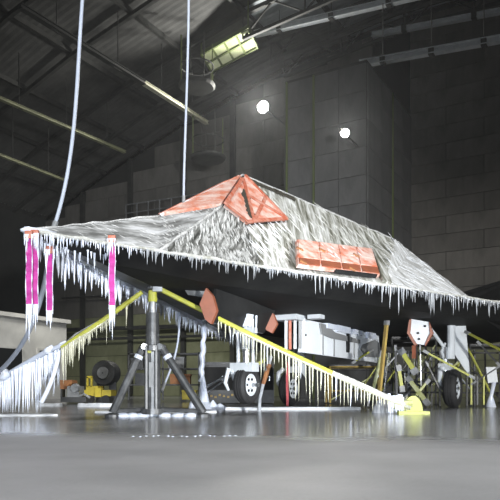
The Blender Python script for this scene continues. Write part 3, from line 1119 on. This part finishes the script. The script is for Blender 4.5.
MB().box(BD(a_s + 2.2, 1.34, .03), AX * .05, BX * .02, UP * .2).build('door_slot', 'hull_dark', wd)
for da in (.95, 1.5, 2.6):
    MB().box(BD(a_s + da, 1.22, .01), AX * .012, BX * .012, UP * .19).build('panel_seam', 'bay_grey', wd)
MB().lathe(BD(a_s + .15, 1.35, .01), BX, [(0, .02), (.02, .02)], 8).build('rivet_hole', 'rubber', wd)
for k, (da, ln) in enumerate(((1.3, .5), (1.9, .7), (2.7, .6), (3.6, .5))):
    MB().box(BD(a_s + da, 1.60, .02), AX * ln / 2, BX * .05, UP * (.05 + .02 * (k % 2))).build('ice_crust', 'ice', wd)
for k, (u, w, mm_) in enumerate(((286, 2, 'white_paint'), (290, 2.5, 'orange_frame'), (295, 3, 'white_paint'), (300, 2.4, 'machine_grey'), (303.5, 2, 'white_paint'))):
    p, q = px(u, 318, 11.3), px(u, 350 - k * .5, 11.3)
    MB().bar(p, q, w / F_PX * 11.3, .05).build('bay_link', mm_, AC)
MB().box(px(290, 318, 11.3), AX * .2, BX * .22, UP * .05).build('bay_fitting', 'white_paint', AC)
MB().box(px(316, 315, 11.2), BX * .12, AX * .1, UP * .07).build('bay_fitting', 'white_paint', AC)

# ================================================================= streamers
def streamer(u, v0, v1, vi, d, label, wide=5.0):
    top = px(u, v0, d)
    root = thing('warning_streamer', label, 'streamer', top, 'magenta warning streamers under the nose')
    n = 12
    mb = MB()
    pts = []
    w = wide / F_PX * d / 2
    for i in range(n + 1):
        v = v0 + (v1 - v0) * i / n
        c = px(u + .25 * math.sin(i * .9 + u), v, d + .015 * math.sin(i * 1.3))
        pts.append(c)
    vs, fs = [], []
    for c in pts:
        vs += [c + Vector((-w, -.004, 0)), c + Vector((w, -.004, 0)), c + Vector((w, .004, 0)), c + Vector((-w, .004, 0))]
    for i in range(n):
        a = 4 * i
        for j in range(4):
            fs.append((a + j, a + (j + 1) % 4, a + 4 + (j + 1) % 4, a + 4 + j))
    fs += [(3, 2, 1, 0), (4 * n, 4 * n + 1, 4 * n + 2, 4 * n + 3)]
    mb.add(vs, fs)
    rib = mb.build('ribbon', 'magenta', root)
    MB().box(top + UP * .01, Vector((w * 1.2, 0, 0)), Vector((0, .02, 0)), UP * .035).build('probe_cover', 'orange_frame', root)
    # ice glazing the edges and hanging from the tail
    for s in (-1, 1):
        q = [c + Vector((s * w, 0, 0)) for c in pts]
        MB().tube(q, [random.uniform(.002, .008) for _ in q], 5).build('ice_edge', 'ice', root, True)
    ln = (vi - v1) / F_PX * d
    for s, f in ((-.7, .75), (.1, 1), (.7, .6), (-.2, .45)):
        icicle(pts[-1] + Vector((s * w, 0, .03)), ln * f + .03, w * .42, root)
    for i in range(6):
        icicle(top + Vector((random.uniform(-w * 1.5, w * 1.5), -.012, 0.01)), random.uniform(.06, .2), .012, root)
    return root


streamer(29, 236, 308, 344, 5.95, 'leftmost magenta streamer hanging from the nose tip, ice at its tail', 6)
streamer(35, 235, 308, 333, 6.0, 'magenta streamer second from the left, overlapping the leftmost one', 6)
streamer(49.5, 251, 314, 331, 6.2, 'shorter magenta streamer just right of the nose tip pair', 6.2)
streamer(112, 240, 309, 341, 6.5, 'magenta streamer hanging alone under the nose edge, away from the others', 6)

# ================================================================= jack
JD = 8.3
jb = Vector(((152.5 - 250) / F_PX * JD, JD, 0))
J = thing('aircraft_jack', 'dark steel tripod jack holding up the aircraft nose', 'jack', jb)
ztop = ZK + .02


def jz(v):
    return CAM_H + (HORIZON - v) / F_PX * JD


MB()._lathe(jb, UP, [(.03, .01), (.03, .16), (.10, .16), (.10, .105), (.55, .105), (jz(345), .105), (jz(345), .09), (jz(316), .085), (jz(313), .085), (jz(313), .01)], 20).build('outer_cylinder', 'jack_steel', J)
MB()._lathe(jb, UP, [(jz(318), .045), (jz(300), .045), (jz(300), .0)], 14).build('ram', 'jack_light', J)
MB()._lathe(jb, UP, [(jz(302), .055), (jz(300), .062), (jz(291), .055), (jz(290), .03)], 14).build('yellow_collar', 'strap_yellow', J)
MB()._lathe(jb, UP, [(jz(291), .03), (jz(289), .07), (ztop, .07), (ztop, .01)], 14).build('jack_pad', 'jack_steel', J)
MB()._lathe(jb, UP, [(jz(352), .11), (jz(351), .14), (jz(346), .14), (jz(345), .1)], 18).build('clamp_ring', 'jack_steel', J)
for s in (-.062, .062):
    MB().tube([jb + Vector((s, -.11, .1)), jb + Vector((s, -.11, jz(346)))], .018, 8).build('hydraulic_line', 'machine_grey', J)
MB().box(jb + Vector((0, -.112, jz(375))), Vector((.028, 0, 0)), Vector((0, .008, 0)), UP * .16).build('data_plate', 'machine_grey', J)
MB().box(jb + Vector((-.02, -.12, jz(351))), Vector((.022, 0, 0)), Vector((0, .01, 0)), UP * .035).build('gauge', 'strap_yellow', J)
feet = [px(114, 412, JD) * 1.0, px(204, 413, JD), None]
feet[0] = Vector(((115 - 250) / F_PX * JD, JD - .15, .03))
feet[1] = Vector(((204 - 250) / F_PX * JD, JD - .1, .03))
feet[2] = Vector(((143 - 250) / F_PX * JD, JD + .75, .03))
for k, ft in enumerate(feet):
    dirv = (ft - jb)
    dirv.z = 0
    dirv.normalize()
    topp = jb + dirv * .12 + UP * (jz(347))
    MB().tube([topp, ft + UP * .02], [.05, .055], 10).build('leg', 'jack_steel', J)
    mid = topp * .82 + ft * .18
    MB().tube([mid + (topp - mid) * .3, mid], [.056, .056], 10).build('leg_band', 'ice', J)
    MB()._lathe(Vector((ft.x, ft.y, 0)), UP, [(0, .01), (0, .10), (.03, .10), (.05, .05), (.05, .01)], 14).build('foot', 'jack_steel', J)
    MB().tube([jb + dirv * .1 + UP * .09, ft + UP * .04], .03, 8).build('base_strut', 'jack_steel', J)
    MB().lathe(topp, dirv.cross(UP), [(-.09, .04), (.09, .04)], 10).build('leg_pivot', 'jack_light', J)
    for i in range(3):
        c = ft + (jb - ft) * (.25 + .25 * i)
        c.z = 0.02
        MB()._lathe(c, UP, [(-.02, .09), (.0, .10), (.03, .05), (.035, .01)], 9).build('ice_lump', 'ice', J, True)

# ================================================================= tie-down straps with icicles
# right-hand strap from the nose to the floor anchor
p0, p1 = px(158, 288, 8.25), px(410, 407, 9.2)
R = thing('tie_down_strap', 'yellow tie down strap running from the jack to the right floor anchor, hung with icicles', 'strap', (p1.x, p1.y, 0))
n = 24
pts = []
for i in range(n + 1):
    t = i / n
    q = p0.lerp(p1, t)
    q.z -= .10 * math.sin(math.pi * t) * .4
    pts.append(q)
MB().tube(pts[:17], .032, 8).build('strap_webbing', 'strap_yellow', R)
MB().tube(pts[16:], [.034 * random.uniform(1, 1.4) for _ in pts[16:]], 8).build('strap_webbing', 'rime_olive', R)
MB().tube([q - UP * .03 for q in pts[7:]], [.015 + .02 * random.random() for _ in pts[7:]], 6).build('ice_sleeve', 'ice_yellowed', R, True)
MB().box(pts[0], Vector((.06, 0, 0)), Vector((0, .05, 0)), UP * .05).build('shackle', 'jack_light', R)
r = random.Random(12)
t = .22
while t < .985:
    q = p0.lerp(p1, t)
    avail = q.z - .06
    frac = r.uniform(.2, .55) if t < .45 else r.uniform(.35, .92)
    if t < .32:
        frac *= .4
    icicle(q - UP * .05, max(.05, avail * frac), .009 + .008 * r.random(), R, 'ice_yellowed' if r.random() < .75 else 'ice')
    t += r.uniform(.009, .018)
for k in range(9):      # ice column by the anchor
    q = px(r.uniform(386, 403), r.uniform(392, 402), 9.15)
    icicle(q, q.z, r.uniform(.02, .035), R, 'ice')
ap = Vector((px(412, 400, 9.2).x, 9.2, 0))
MB().box(ap + UP * .02, Vector((.22, 0, 0)), Vector((0, .14, 0)), UP * .02).build('anchor_plate', 'anchor_yellow', R)
half = [ap + Vector((.02 + .135 * math.cos(x), 0, .04 + .0 + .22 * max(0, math.sin(x)))) for x in [i * math.pi / 12 for i in range(13)]]
MB().prism(half, Vector((0, .06, 0))).build('anchor_disc', 'anchor_yellow', R)
MB().tube([ap + Vector((-.3, .0, .12)), ap + Vector((-.1, 0, .14)), ap + Vector((0, 0, .15))], [.05, .06, .05], 8).build('ratchet', 'strap_olive', R)

# left-hand strap and its heavy tension bar
p0, p1 = px(142, 292, 8.3), px(62, 348, 8.45)
p2 = px(-40, 402, 8.6)
Lr = thing('tie_down_strap', 'yellow strap with a thick frosted tension bar at the left edge, curtained with icicles', 'strap', (p2.x, p2.y, 0))
MB().tube([p0, (p0 + p1) / 2 - UP * .015, p1], [.03, .034, .036], 8).build('strap_webbing', 'strap_yellow', Lr)
MB().tube([p0.lerp(p1, .35) - UP * .035, p0.lerp(p1, .7) - UP * .045, p1 - UP * .04], [.012, .03, .045], 7).build('ice_sleeve', 'ice_yellowed', Lr, True)
MB().tube([px(70, 342, 8.44), px(46, 352, 8.47), px(2, 378, 8.55)], [.022, .036, .04], 12).build('tension_bar', 'hose_white', Lr)
MB().tube([px(2, 378, 8.55), p2], [.035, .035], 10).build('bar_rod', 'machine_grey', Lr)
for u, v, rr in ((49, 350, .05), (4, 375, .075), (62, 345, .04)):
    q = px(u, v, 8.47)
    MB().tube([q + Vector((-.06, 0, -.035)), q, q + Vector((.06, 0, .035))], [rr * .8, rr, rr * .8], 10).build('bar_joint', 'ice', Lr, True)
MB().tube([px(62, 346, 8.45), px(76, 334, 8.45), px(108, 316, 8.4)], .012, 6).build('safety_cable', 'machine_grey', Lr)
MB().tube(bez(px(60, 348, 8.5), px(57, 368, 8.4), px(50, 388, 8.3), px(41, 403, 8.25)), [.03] * 15, 8).build('loose_strap_end', 'ice', Lr, True)
MB().box(Vector((p2.x, p2.y, .04)), Vector((.2, 0, 0)), Vector((0, .15, 0)), UP * .04).build('anchor_plate', 'anchor_yellow', Lr)
u = -3.0
while u < 60:
    v = 349 + (60 - u) * .48
    q = px(u, v, 8.5 + r.uniform(-.04, .04))
    frac = r.uniform(.78, 1.0) if u < 42 else r.uniform(.3, .75)
    icicle(q, (q.z - .005) * frac, r.uniform(.010, .021), Lr, 'ice')
    u += r.uniform(.8, 1.55)
u = 62.0
while u < 138:
    v = 348 - (u - 62) * .70
    q = px(u, v + 1, 8.4)
    base = .42 * max(.12, 1 - (u - 62) / 62)
    icicle(q, base * r.uniform(.4, 1.25) + (.3 if r.random() < .1 else 0), r.uniform(.010, .02), Lr, 'ice_yellowed')
    u += r.uniform(1.2, 2.4)

# ================================================================= hoses from the roof
def hose(pts, rad, label, end=None):
    root = thing('ceiling_hose', label, 'hose', pts[-1])
    MB().tube(pts, rad, 10).build('hose_body', 'hose_white', root, True)
    MB().tube([pts[-1], pts[-1] + (pts[-2] - pts[-1]).normalized() * .16], rad * 1.5, 10).build('end_fitting', 'jack_light', root)
    return root


hp = bez(px(88, -60, 6.6), px(74, 60, 6.6), px(82, 150, 6.6), px(51, 236, 6.35), 22)
hose(hp, .019, 'thick white hose hanging from the roof to the nose tip at left')
hp2 = bez(px(51, 238, 6.35), px(45, 300, 6.6), px(32, 345, 7.4), px(-6, 376, 8.3), 16)
hose(hp2, .026, 'frosted hose dropping from under the nose to the tension bar')
hp3 = bez(px(188.5, -60, 8.2), px(190, 60, 8.2), px(184, 130, 8.3), px(183.5, 208, 8.3), 18)
hose(hp3, .016, 'thinner white hose hanging from the roof to the windshield')
hp4 = bez(px(179, 312, 9.6), px(181, 345, 9.6), px(173, 365, 9.5), px(161, 392, 9.3), 12)
hose(hp4, .016, 'thin pale hose hanging behind the jack')

# frozen cable between wing and floor with an ice mound
mb_ = px(203, 400, 12.0)
root = thing('frozen_cable', 'lumpy ice covered cable from the far wing edge to an ice mound', 'cable', (mb_.x, 12.0, 0))
pts, rad = [], []
for i in range(15):
    t = i / 14
    pts.append(px(204.5 - 3.5 * t + .8 * math.sin(i * 2.1), 320 + 62 * t, 12.0))
    rad.append(random.uniform(.028, .062))
MB().tube(pts, rad, 8).build('cable', 'ice', root, True)
MB()._lathe(Vector((mb_.x, 12.0, 0)), UP, [(-.01, .30), (.04, .24), (.12, .12), (.3, .08), (.5, .05), (.62, .02)], 11).build('ice_mound', 'ice', root)
for (u, v, w_, h) in ((193, 392, .10, .2), (213, 396, .11, .16), (220, 401, .14, .1)):
    q = px(u, v, 11.9)
    MB()._lathe(Vector((q.x, 11.9, 0)), UP, [(-.01, w_), (h * .5, w_ * .7), (h, .01)], 9).build('ice_mound', 'ice', root, True)
for a_, b_ in (((206, 388), (236, 369)), ((208, 392), (238, 371)), ((208, 385), (225, 378))):
    MB().tube([px(*a_, 11.8), px(*b_, 9.6)], .013, 6).build('guy_line', 'ice_grey', root)

# red tag hanging from the far main wheel
o = MB().bar(px(287, 362, 13.4), px(287.5, 407, 13.4), .05, .012, Vector((0, 1, 0))).build('red_tag', 'red_tag')
tag(o, 'dark red ribbon hanging in front of the far main wheel', 'streamer')
# rust coloured prop by the nose wheel
root = thing('gear_prop', 'icy rust coloured prop leaning beside the nose wheel', 'prop', (px(262, 400, 10.4).x, 10.4, 0))
MB().tube([px(271, 356, 10.4), px(266, 371, 10.4)], [.035, .05], 8).build('upper_tube', 'jack_light', root)
MB().tube([px(269, 364, 10.39), px(263, 384, 10.39)], [.045, .035], 8).build('sleeve', 'rust', root)
MB().tube([px(263, 384, 10.4), px(260, 398, 10.4), Vector((px(259, 400, 10.4).x, 10.4, 0.0))], [.03, .025, .03], 8).build('lower_tube', 'ice_grey', root)
MB().bar(px(254, 366, 10.5), px(271, 357, 10.5), .03, .05).build('yellow_stay', 'strap_yellow', root)

# ================================================================= ice sheets on the floor
def ice_sheet(u0, u1, d, depth, h, label):
    x0, x1 = (u0 - 250) / F_PX * d, (u1 - 250) / F_PX * d
    r2 = random.Random(int(u0))
    n = 24
    ring = []
    for i in range(n):
        an = 2 * math.pi * i / n
        cx, cy = math.cos(an), math.sin(an)
        k = 1 / max(abs(cx) ** 3 + abs(cy) ** 3, .2) ** (1 / 3) * r2.uniform(.94, 1.06)
        ring.append(((x0 + x1) / 2 + (x1 - x0) / 2 * cx * k, d + depth / 2 * cy * k))
    m = MB()
    vs = [(x, y, -.01) for x, y in ring] + [(x * .99 + (x0 + x1) / 2 * .01, d + (y - d) * .8, h * r2.uniform(.85, 1.1)) for x, y in ring]
    fs = [(i, (i + 1) % n, n + (i + 1) % n, n + i) for i in range(n)] + [tuple(range(n, 2 * n))]
    m.add(vs, fs)
    return tag(m.build('ice_sheet', 'rime'), label, 'ice', 'ice sheets on the floor')


ice_sheet(228, 358, 11.2, .5, .05, 'long low white ice sheet in front of the nose and far wheels')
ice_sheet(40, 61, 14, .6, .06, 'short white ice sheet beside the left icicle curtain')
ice_sheet(79, 117, 13.4, .6, .075, 'white ice sheet between the yellow cart and the jack')
ice_sheet(95, 215, 9.7, .35, .03, 'thin broken ice sheet spreading behind the jack feet')
ice_sheet(-30, 58, 8.6, .55, .02, 'flat ice sheet under the left icicle curtain')
r = random.Random(77)
for k in range(16):
    u = 132 + k * 7 + r.uniform(-2, 2)
    d = 4.65 + r.uniform(-.05, .08)
    c = Vector(((u - 250) / F_PX * d, d, 0))
    m = MB()._lathe(c, UP, [(-.003, .011), (.003, .010), (.006 * r.uniform(.6, 1.2), .002)], 7)
    o = m.build('ice_chip', 'ice')
    nth = ('leftmost', 'second', 'third', 'fourth', 'fifth', 'sixth', 'seventh', 'eighth', 'ninth', 'tenth', 'eleventh', 'twelfth', 'thirteenth', 'fourteenth', 'fifteenth', 'rightmost')[k]
    tag(o, nth + (' ice chip' if k in (0, 15) else ' ice chip from the left') + ' in the row on the floor before the jack', 'ice chip', 'ice chips on the wet floor edge')

# ================================================================= equipment behind
# yellow cart
bx_ = px(98, 400, 17.0)
root = thing('service_cart', 'yellow service cart with raised bracket behind the left strap', 'cart', (bx_.x, 17, 0))


def cb(name, u0, v0, u1, v1, d, depth, material, parent):
    a, b = px(u0, v0, d), px(u1, v1, d)
    return MB().box(((a.x + b.x) / 2, d + depth / 2, max((a.z + b.z) / 2, .02)), ((b.x - a.x) / 2, 0, 0), (0, depth / 2, 0), (0, 0, abs(a.z - b.z) / 2)).build(name, material, parent)


cb('chassis', 84, 390, 111, 396, 17, .7, 'machine_yellow', root)
cb('deck', 86, 386, 98, 390, 17, .6, 'machine_yellow', root)
cb('bracket_post', 86.5, 377, 88, 387, 17, .1, 'machine_yellow', root)
cb('bracket_post', 90.5, 377, 92, 387, 17, .1, 'machine_yellow', root)
cb('bracket_top', 86.5, 376, 92, 378, 17, .1, 'machine_yellow', root)
cb('fender', 95, 388, 101, 397, 16.9, .3, 'machine_yellow', root)
for u in (90, 106):
    q = px(u, 396.2, 17)
    MB().lathe(Vector((q.x, 16.95, .11)), Vector((0, 1, 0)), [(0, .11), (.1, .11)], 14).build('wheel', 'rubber', root)
# black drum / tyre
q = px(105, 373, 18.2)
root = thing('cable_drum', 'large dark round drum standing behind the yellow cart', 'drum', (q.x, 18.4, 0))
MB()._lathe(Vector((q.x, 18.4, q.z)), Vector((.1, 1, 0)), [(-.3, .02), (-.3, .33), (-.22, .36), (.2, .36), (.28, .33), (.28, .02)], 24).build('drum_body', 'machine_dark', root, False)
MB()._lathe(Vector((q.x, 18.4, q.z)), Vector((.1, 1, 0)), [(-.36, .02), (-.36, .16), (-.28, .18)], 18).build('hub_cap', 'machine_grey', root)
for s in (-.2, .2):
    MB().bar(Vector((q.x + s, 18.4, 0)), Vector((q.x + s * .8, 18.4, q.z)), .08, .2).build('cradle_leg', 'machine_dark', root)
# engine-like machine
root = thing('generator_unit', 'small grey generator on a dark skid with an orange box', 'machine', (px(75, 400, 16).x, 16, 0))
cb('skid', 62, 397, 86, 402, 16, .6, 'machine_dark', root)
cb('engine_block', 67, 386, 79, 397, 16, .5, 'machine_grey', root)
cb('orange_box', 60, 380, 72, 389, 16.3, .5, 'rust', root)
cb('leg', 60.5, 389, 62, 402, 16.3, .3, 'machine_dark', root)
q = px(75, 388, 15.95)
MB().lathe(q, Vector((0, 1, 0)), [(-.05, .1), (.05, .12)], 14).build('flywheel', 'jack_light', root)
MB().tube([px(79, 396, 16), px(84, 394, 16), px(90, 398, 16)], .03, 7).build('exhaust_pipe', 'machine_grey', root)
# black cabinet behind nose wheel
root = thing('equipment_cabinet', 'wide black equipment cabinet behind the nose wheel', 'cabinet', (px(238, 400, 16.5).x, 16.5, 0))
cb('body', 203, 364, 274, 403, 16.5, 1.2, 'machine_dark', root)
cb('lid', 202, 362, 275, 364.5, 16.45, 1.3, 'machine_dark', root)
for u in (205, 229, 252):
    cb('door', u, 367, u + 21, 390, 16.46, .04, 'hull_dark', root)
    cb('door_handle', u + 17, 376, u + 18, 381, 16.43, .04, 'jack_light', root)
cb('name_plate', 231, 364.8, 238, 366.5, 16.42, .03, 'jack_light', root)
for k in range(8):
    u = 206 + k * 4.2
    cb('yellow_fitting', u, 394 + (k % 3), u + 2.2, 396 + (k % 3), 16.44, .05, 'ochre', root)
# dark crates and panels left
root = thing('storage_rack', 'dark storage rack with shelves behind the jack', 'rack', (px(170, 400, 19).x, 19, 0))
for u in (128, 162, 198):
    cb('post', u, 352, u + 1.5, 400, 19, .08, 'machine_dark', root)
for v in (353, 368, 384):
    cb('shelf', 128, v, 199.5, v + 1.5, 19, .6, 'machine_dark', root)
for (u, v, w_, h, mt, lab) in ((131, 358, 12, 10, 'machine_dark', 'black box at the left of the upper rack shelf'), (168, 357, 16, 11, 'machine_grey', 'grey box on the upper rack shelf right of the jack'),
                               (135, 373, 18, 11, 'machine_dark', 'dark box on the middle rack shelf left of the jack'), (170, 374, 20, 10, 'rust', 'rust brown box on the middle rack shelf'),
                               (182, 390, 14, 9.5, 'machine_yellow', 'yellow box on the floor under the rack')):
    z0 = v + h
    t = thing('storage_box', lab, 'box', (px(u, 390, 19).x, 19.1, px(u, z0, 19).z))
    b0 = cb('body', u, v + 2, u + w_, z0, 19.1, .4, mt, t)
    cb('lid', u - .4, v, u + w_ + .4, v + 2, 19.05, .5, mt, t)

# ---- work stands and braces at the right
def stand(u0, u1, v0, d, depth, label, m1, m2, cross=True):
    x0, x1 = px(u0, 0, d).x, px(u1, 0, d).x
    h = px(0, v0, d).z
    root = thing('work_stand', label, 'work stand', ((x0 + x1) / 2, d, 0))
    for x in (x0, x1):
        for y in (d, d + depth):
            MB().tube([(x, y, 0), (x, y, h)], .028, 8).build('post', m1, root)
            MB()._lathe(Vector((x, y, 0)), UP, [(0, .06), (.02, .06), (.03, .03)], 10).build('foot', 'rubber', root)
    for z in (h * .35, h * .98):
        for y in (d, d + depth):
            MB().tube([(x0, y, z), (x1, y, z)], .022, 7).build('rail', m1, root)
        for x in (x0, x1):
            MB().tube([(x, d, z), (x, d + depth, z)], .022, 7).build('rail', m1, root)
    if cross:
        MB().tube([(x0, d, h * .1), (x1, d, h * .9)], .02, 7).build('brace', m2, root)
        MB().tube([(x1, d + depth, h * .1), (x0, d + depth, h * .9)], .02, 7).build('brace', m2, root)
    MB().box(((x0 + x1) / 2, d + depth / 2, h), ((x1 - x0) / 2, 0, 0), (0, depth / 2, 0), (0, 0, .03)).build('platform', 'machine_dark', root)
    return root


stand(392, 436, 338, 15.2, .9, 'dark work stand with yellow braces between the white bay door and the right wheel', 'machine_dark', 'strap_olive')
stand(470, 515, 345, 16.5, 1.0, 'dark work stand at the right edge behind the right wheel', 'machine_dark', 'machine_dark')
stand(330, 384, 366, 16.2, .8, 'low ochre work stand behind the icicles of the right strap', 'ochre', 'strap_olive')
stand(428, 470, 352, 18.5, 1.0, 'olive work stand straight behind the right main wheel', 'strap_olive', 'machine_dark')


def brace(p, q, w, material, label, ice=False):
    p, q = Vector(p), Vector(q)
    root = thing('tie_bar', label, 'brace', q)
    MB().bar(p, q, w, w * .7).build('bar', material, root)
    d = (q - p).normalized()
    for e, s in ((p, 1), (q, -1)):
        MB().box(e + d * s * .04, d * .06, d.cross(UP).normalized() * w * .6, d.cross(UP).normalized().cross(d) * w * .55).build('end_fitting', 'machine_grey', root)
    if ice:
        for i in range(5):
            icicle(p.lerp(q, .2 + .15 * i), random.uniform(.06, .2), .014, root, 'ice_yellowed')
    return root


brace(px(424, 351, 12.4), px(474, 378, 12.2), .05, 'strap_yellow', 'slim yellow bar passing behind the right main wheel')
brace(px(466, 332, 12.6), px(512, 356, 11.6), .05, 'strap_yellow', 'slim yellow bar from the right wheel door out of the frame')
brace(px(401, 350, 12.4), px(416, 373, 12.3), .12, 'strap_yellow', 'broad yellow bar below the white gear door', True)
brace(px(395.5, 346, 12.4), Vector((px(397, 0, 12.2).x, 12.2, .06)), .04, 'machine_dark', 'dark upright bar left of the broad yellow bar')
brace(px(398, 366, 12.3), px(402, 391, 12.3), .09, 'strap_yellow', 'short upright yellow bar above the floor anchor')
brace(px(387, 320, 12.1), Vector((px(378, 0, 12).x, 12.0, .05)), .07, 'ochre', 'tall ochre bar leaning beside the white bay door', True)
brace(px(382, 352, 12.3), Vector((px(372, 0, 12).x, 12.3, .05)), .08, 'strap_olive', 'olive bar leaning behind the ochre bar')
brace(px(408, 378, 12.6), px(428, 404, 12.3), .08, 'strap_olive', 'olive diagonal bar right above the yellow disc')
brace(px(428, 380, 12.8), px(410, 402, 12.7), .07, 'strap_olive', 'olive bar crossing the diagonal near the yellow disc')
brace(px(420, 346, 12.6), px(421, 385, 12.6), .025, 'jack_light', 'thin grey link hanging below the gear door')
brace(px(352, 363, 14), px(372, 350, 14.2), .05, 'strap_yellow', 'yellow bar sloping under the white bay door')
brace(px(500, 366, 12.2), px(472, 384, 12.4), .035, 'machine_dark', 'dark bar sloping down towards the right main wheel')
brace(px(478, 342, 13.6), px(500, 366, 13.4), .05, 'machine_dark', 'dark diagonal bar at the right edge under the wing')
brace(px(432, 356, 13.4), px(404, 398, 13.2), .045, 'machine_dark', 'dark strut crossing behind the broad yellow bar')
brace(px(426, 362, 12.9), px(446, 402, 12.9), .04, 'machine_dark', 'dark strut leaning left of the right main wheel')
for u, m_, lab in ((471, 'strap_yellow', 'short yellow post just right of the right main wheel'), (483.5, 'strap_yellow', 'short yellow post nearest the right edge'), (477, 'machine_dark', 'short dark post between two yellow posts at right')):
    brace(px(u, 376, 13), Vector((px(u, 0, 13).x, 13, .05)), .05, m_, lab)
# white icy panel & mound at the right edge
root = thing('frosted_panel', 'white frosted panel with an icy post at the far right edge', 'panel', (px(492, 400, 13).x, 13, 0))
MB().prism([px(u, v, 13) for u, v in ((486, 367), (496, 367), (498, 382), (488, 383))], Vector((0, .05, 0))).build('plate', 'white_paint', root)
MB().tube([px(494, 382, 13.02), px(491, 396, 13.02), Vector((px(491, 0, 13).x, 13.02, 0))], [.05, .04, .12], 8).build('icy_post', 'ice', root, True)
# frozen heap beside the right anchor
root = thing('ice_heap', 'yellowish frozen heap behind the floor anchor and right strap end', 'ice', (px(392, 400, 9.5).x, 9.6, 0))
for k in range(7):
    q = px(380 + k * 5.5, 400, 9.6)
    h = random.uniform(.12, .28)
    MB()._lathe(Vector((q.x, 9.6 + random.uniform(-.05, .1), 0)), UP, [(-.01, .12), (h * .4, .10), (h * .8, .05), (h, .01)], 8).build('ice_lump', random.choice(['ice_yellowed', 'ice', 'ice_grey']), root, True)

# tangle of scaffold tubes in the dark behind the right wheel
root = thing('scaffold', 'tangle of dark and yellowish scaffold tubes in the shade behind the right wheel', 'scaffold', (px(440, 400, 15).x, 15, 0))
r = random.Random(9)
for k in range(11):
    u = 384 + k * 11.5 + r.uniform(-3, 3)
    d = 14.6 + r.uniform(-.4, 1.2)
    q = px(u, r.uniform(338, 352), d)
    MB().tube([(q.x, d, 0), (q.x, d, q.z)], r.uniform(.018, .03), 7).build('upright', r.choice(['machine_dark', 'strap_olive', 'machine_dark', 'machine_grey']), root)
for k in range(16):
    d = 14.4 + r.uniform(-.4, 1.2)
    u = r.uniform(382, 490)
    p, q = px(u, r.uniform(345, 375), d), px(u + r.choice([-1, 1]) * r.uniform(14, 34), r.uniform(376, 400), d + r.uniform(-.3, .3))
    MB().tube([p, q], r.uniform(.016, .03), 7).build('diagonal', r.choice(['machine_dark', 'strap_olive', 'machine_dark', 'strap_yellow', 'ice_grey']), root)
for v in (352, 372, 392):
    MB().tube([px(383, v, 14.8), px(505, v + 1, 14.6)], .02, 7).build('ledger', 'machine_dark', root)
for k in range(26):
    q = px(r.uniform(384, 440), r.uniform(352, 385), 14.3)
    icicle(q, r.uniform(.1, .35), .016, root, r.choice(['ice_yellowed', 'ice_grey']))
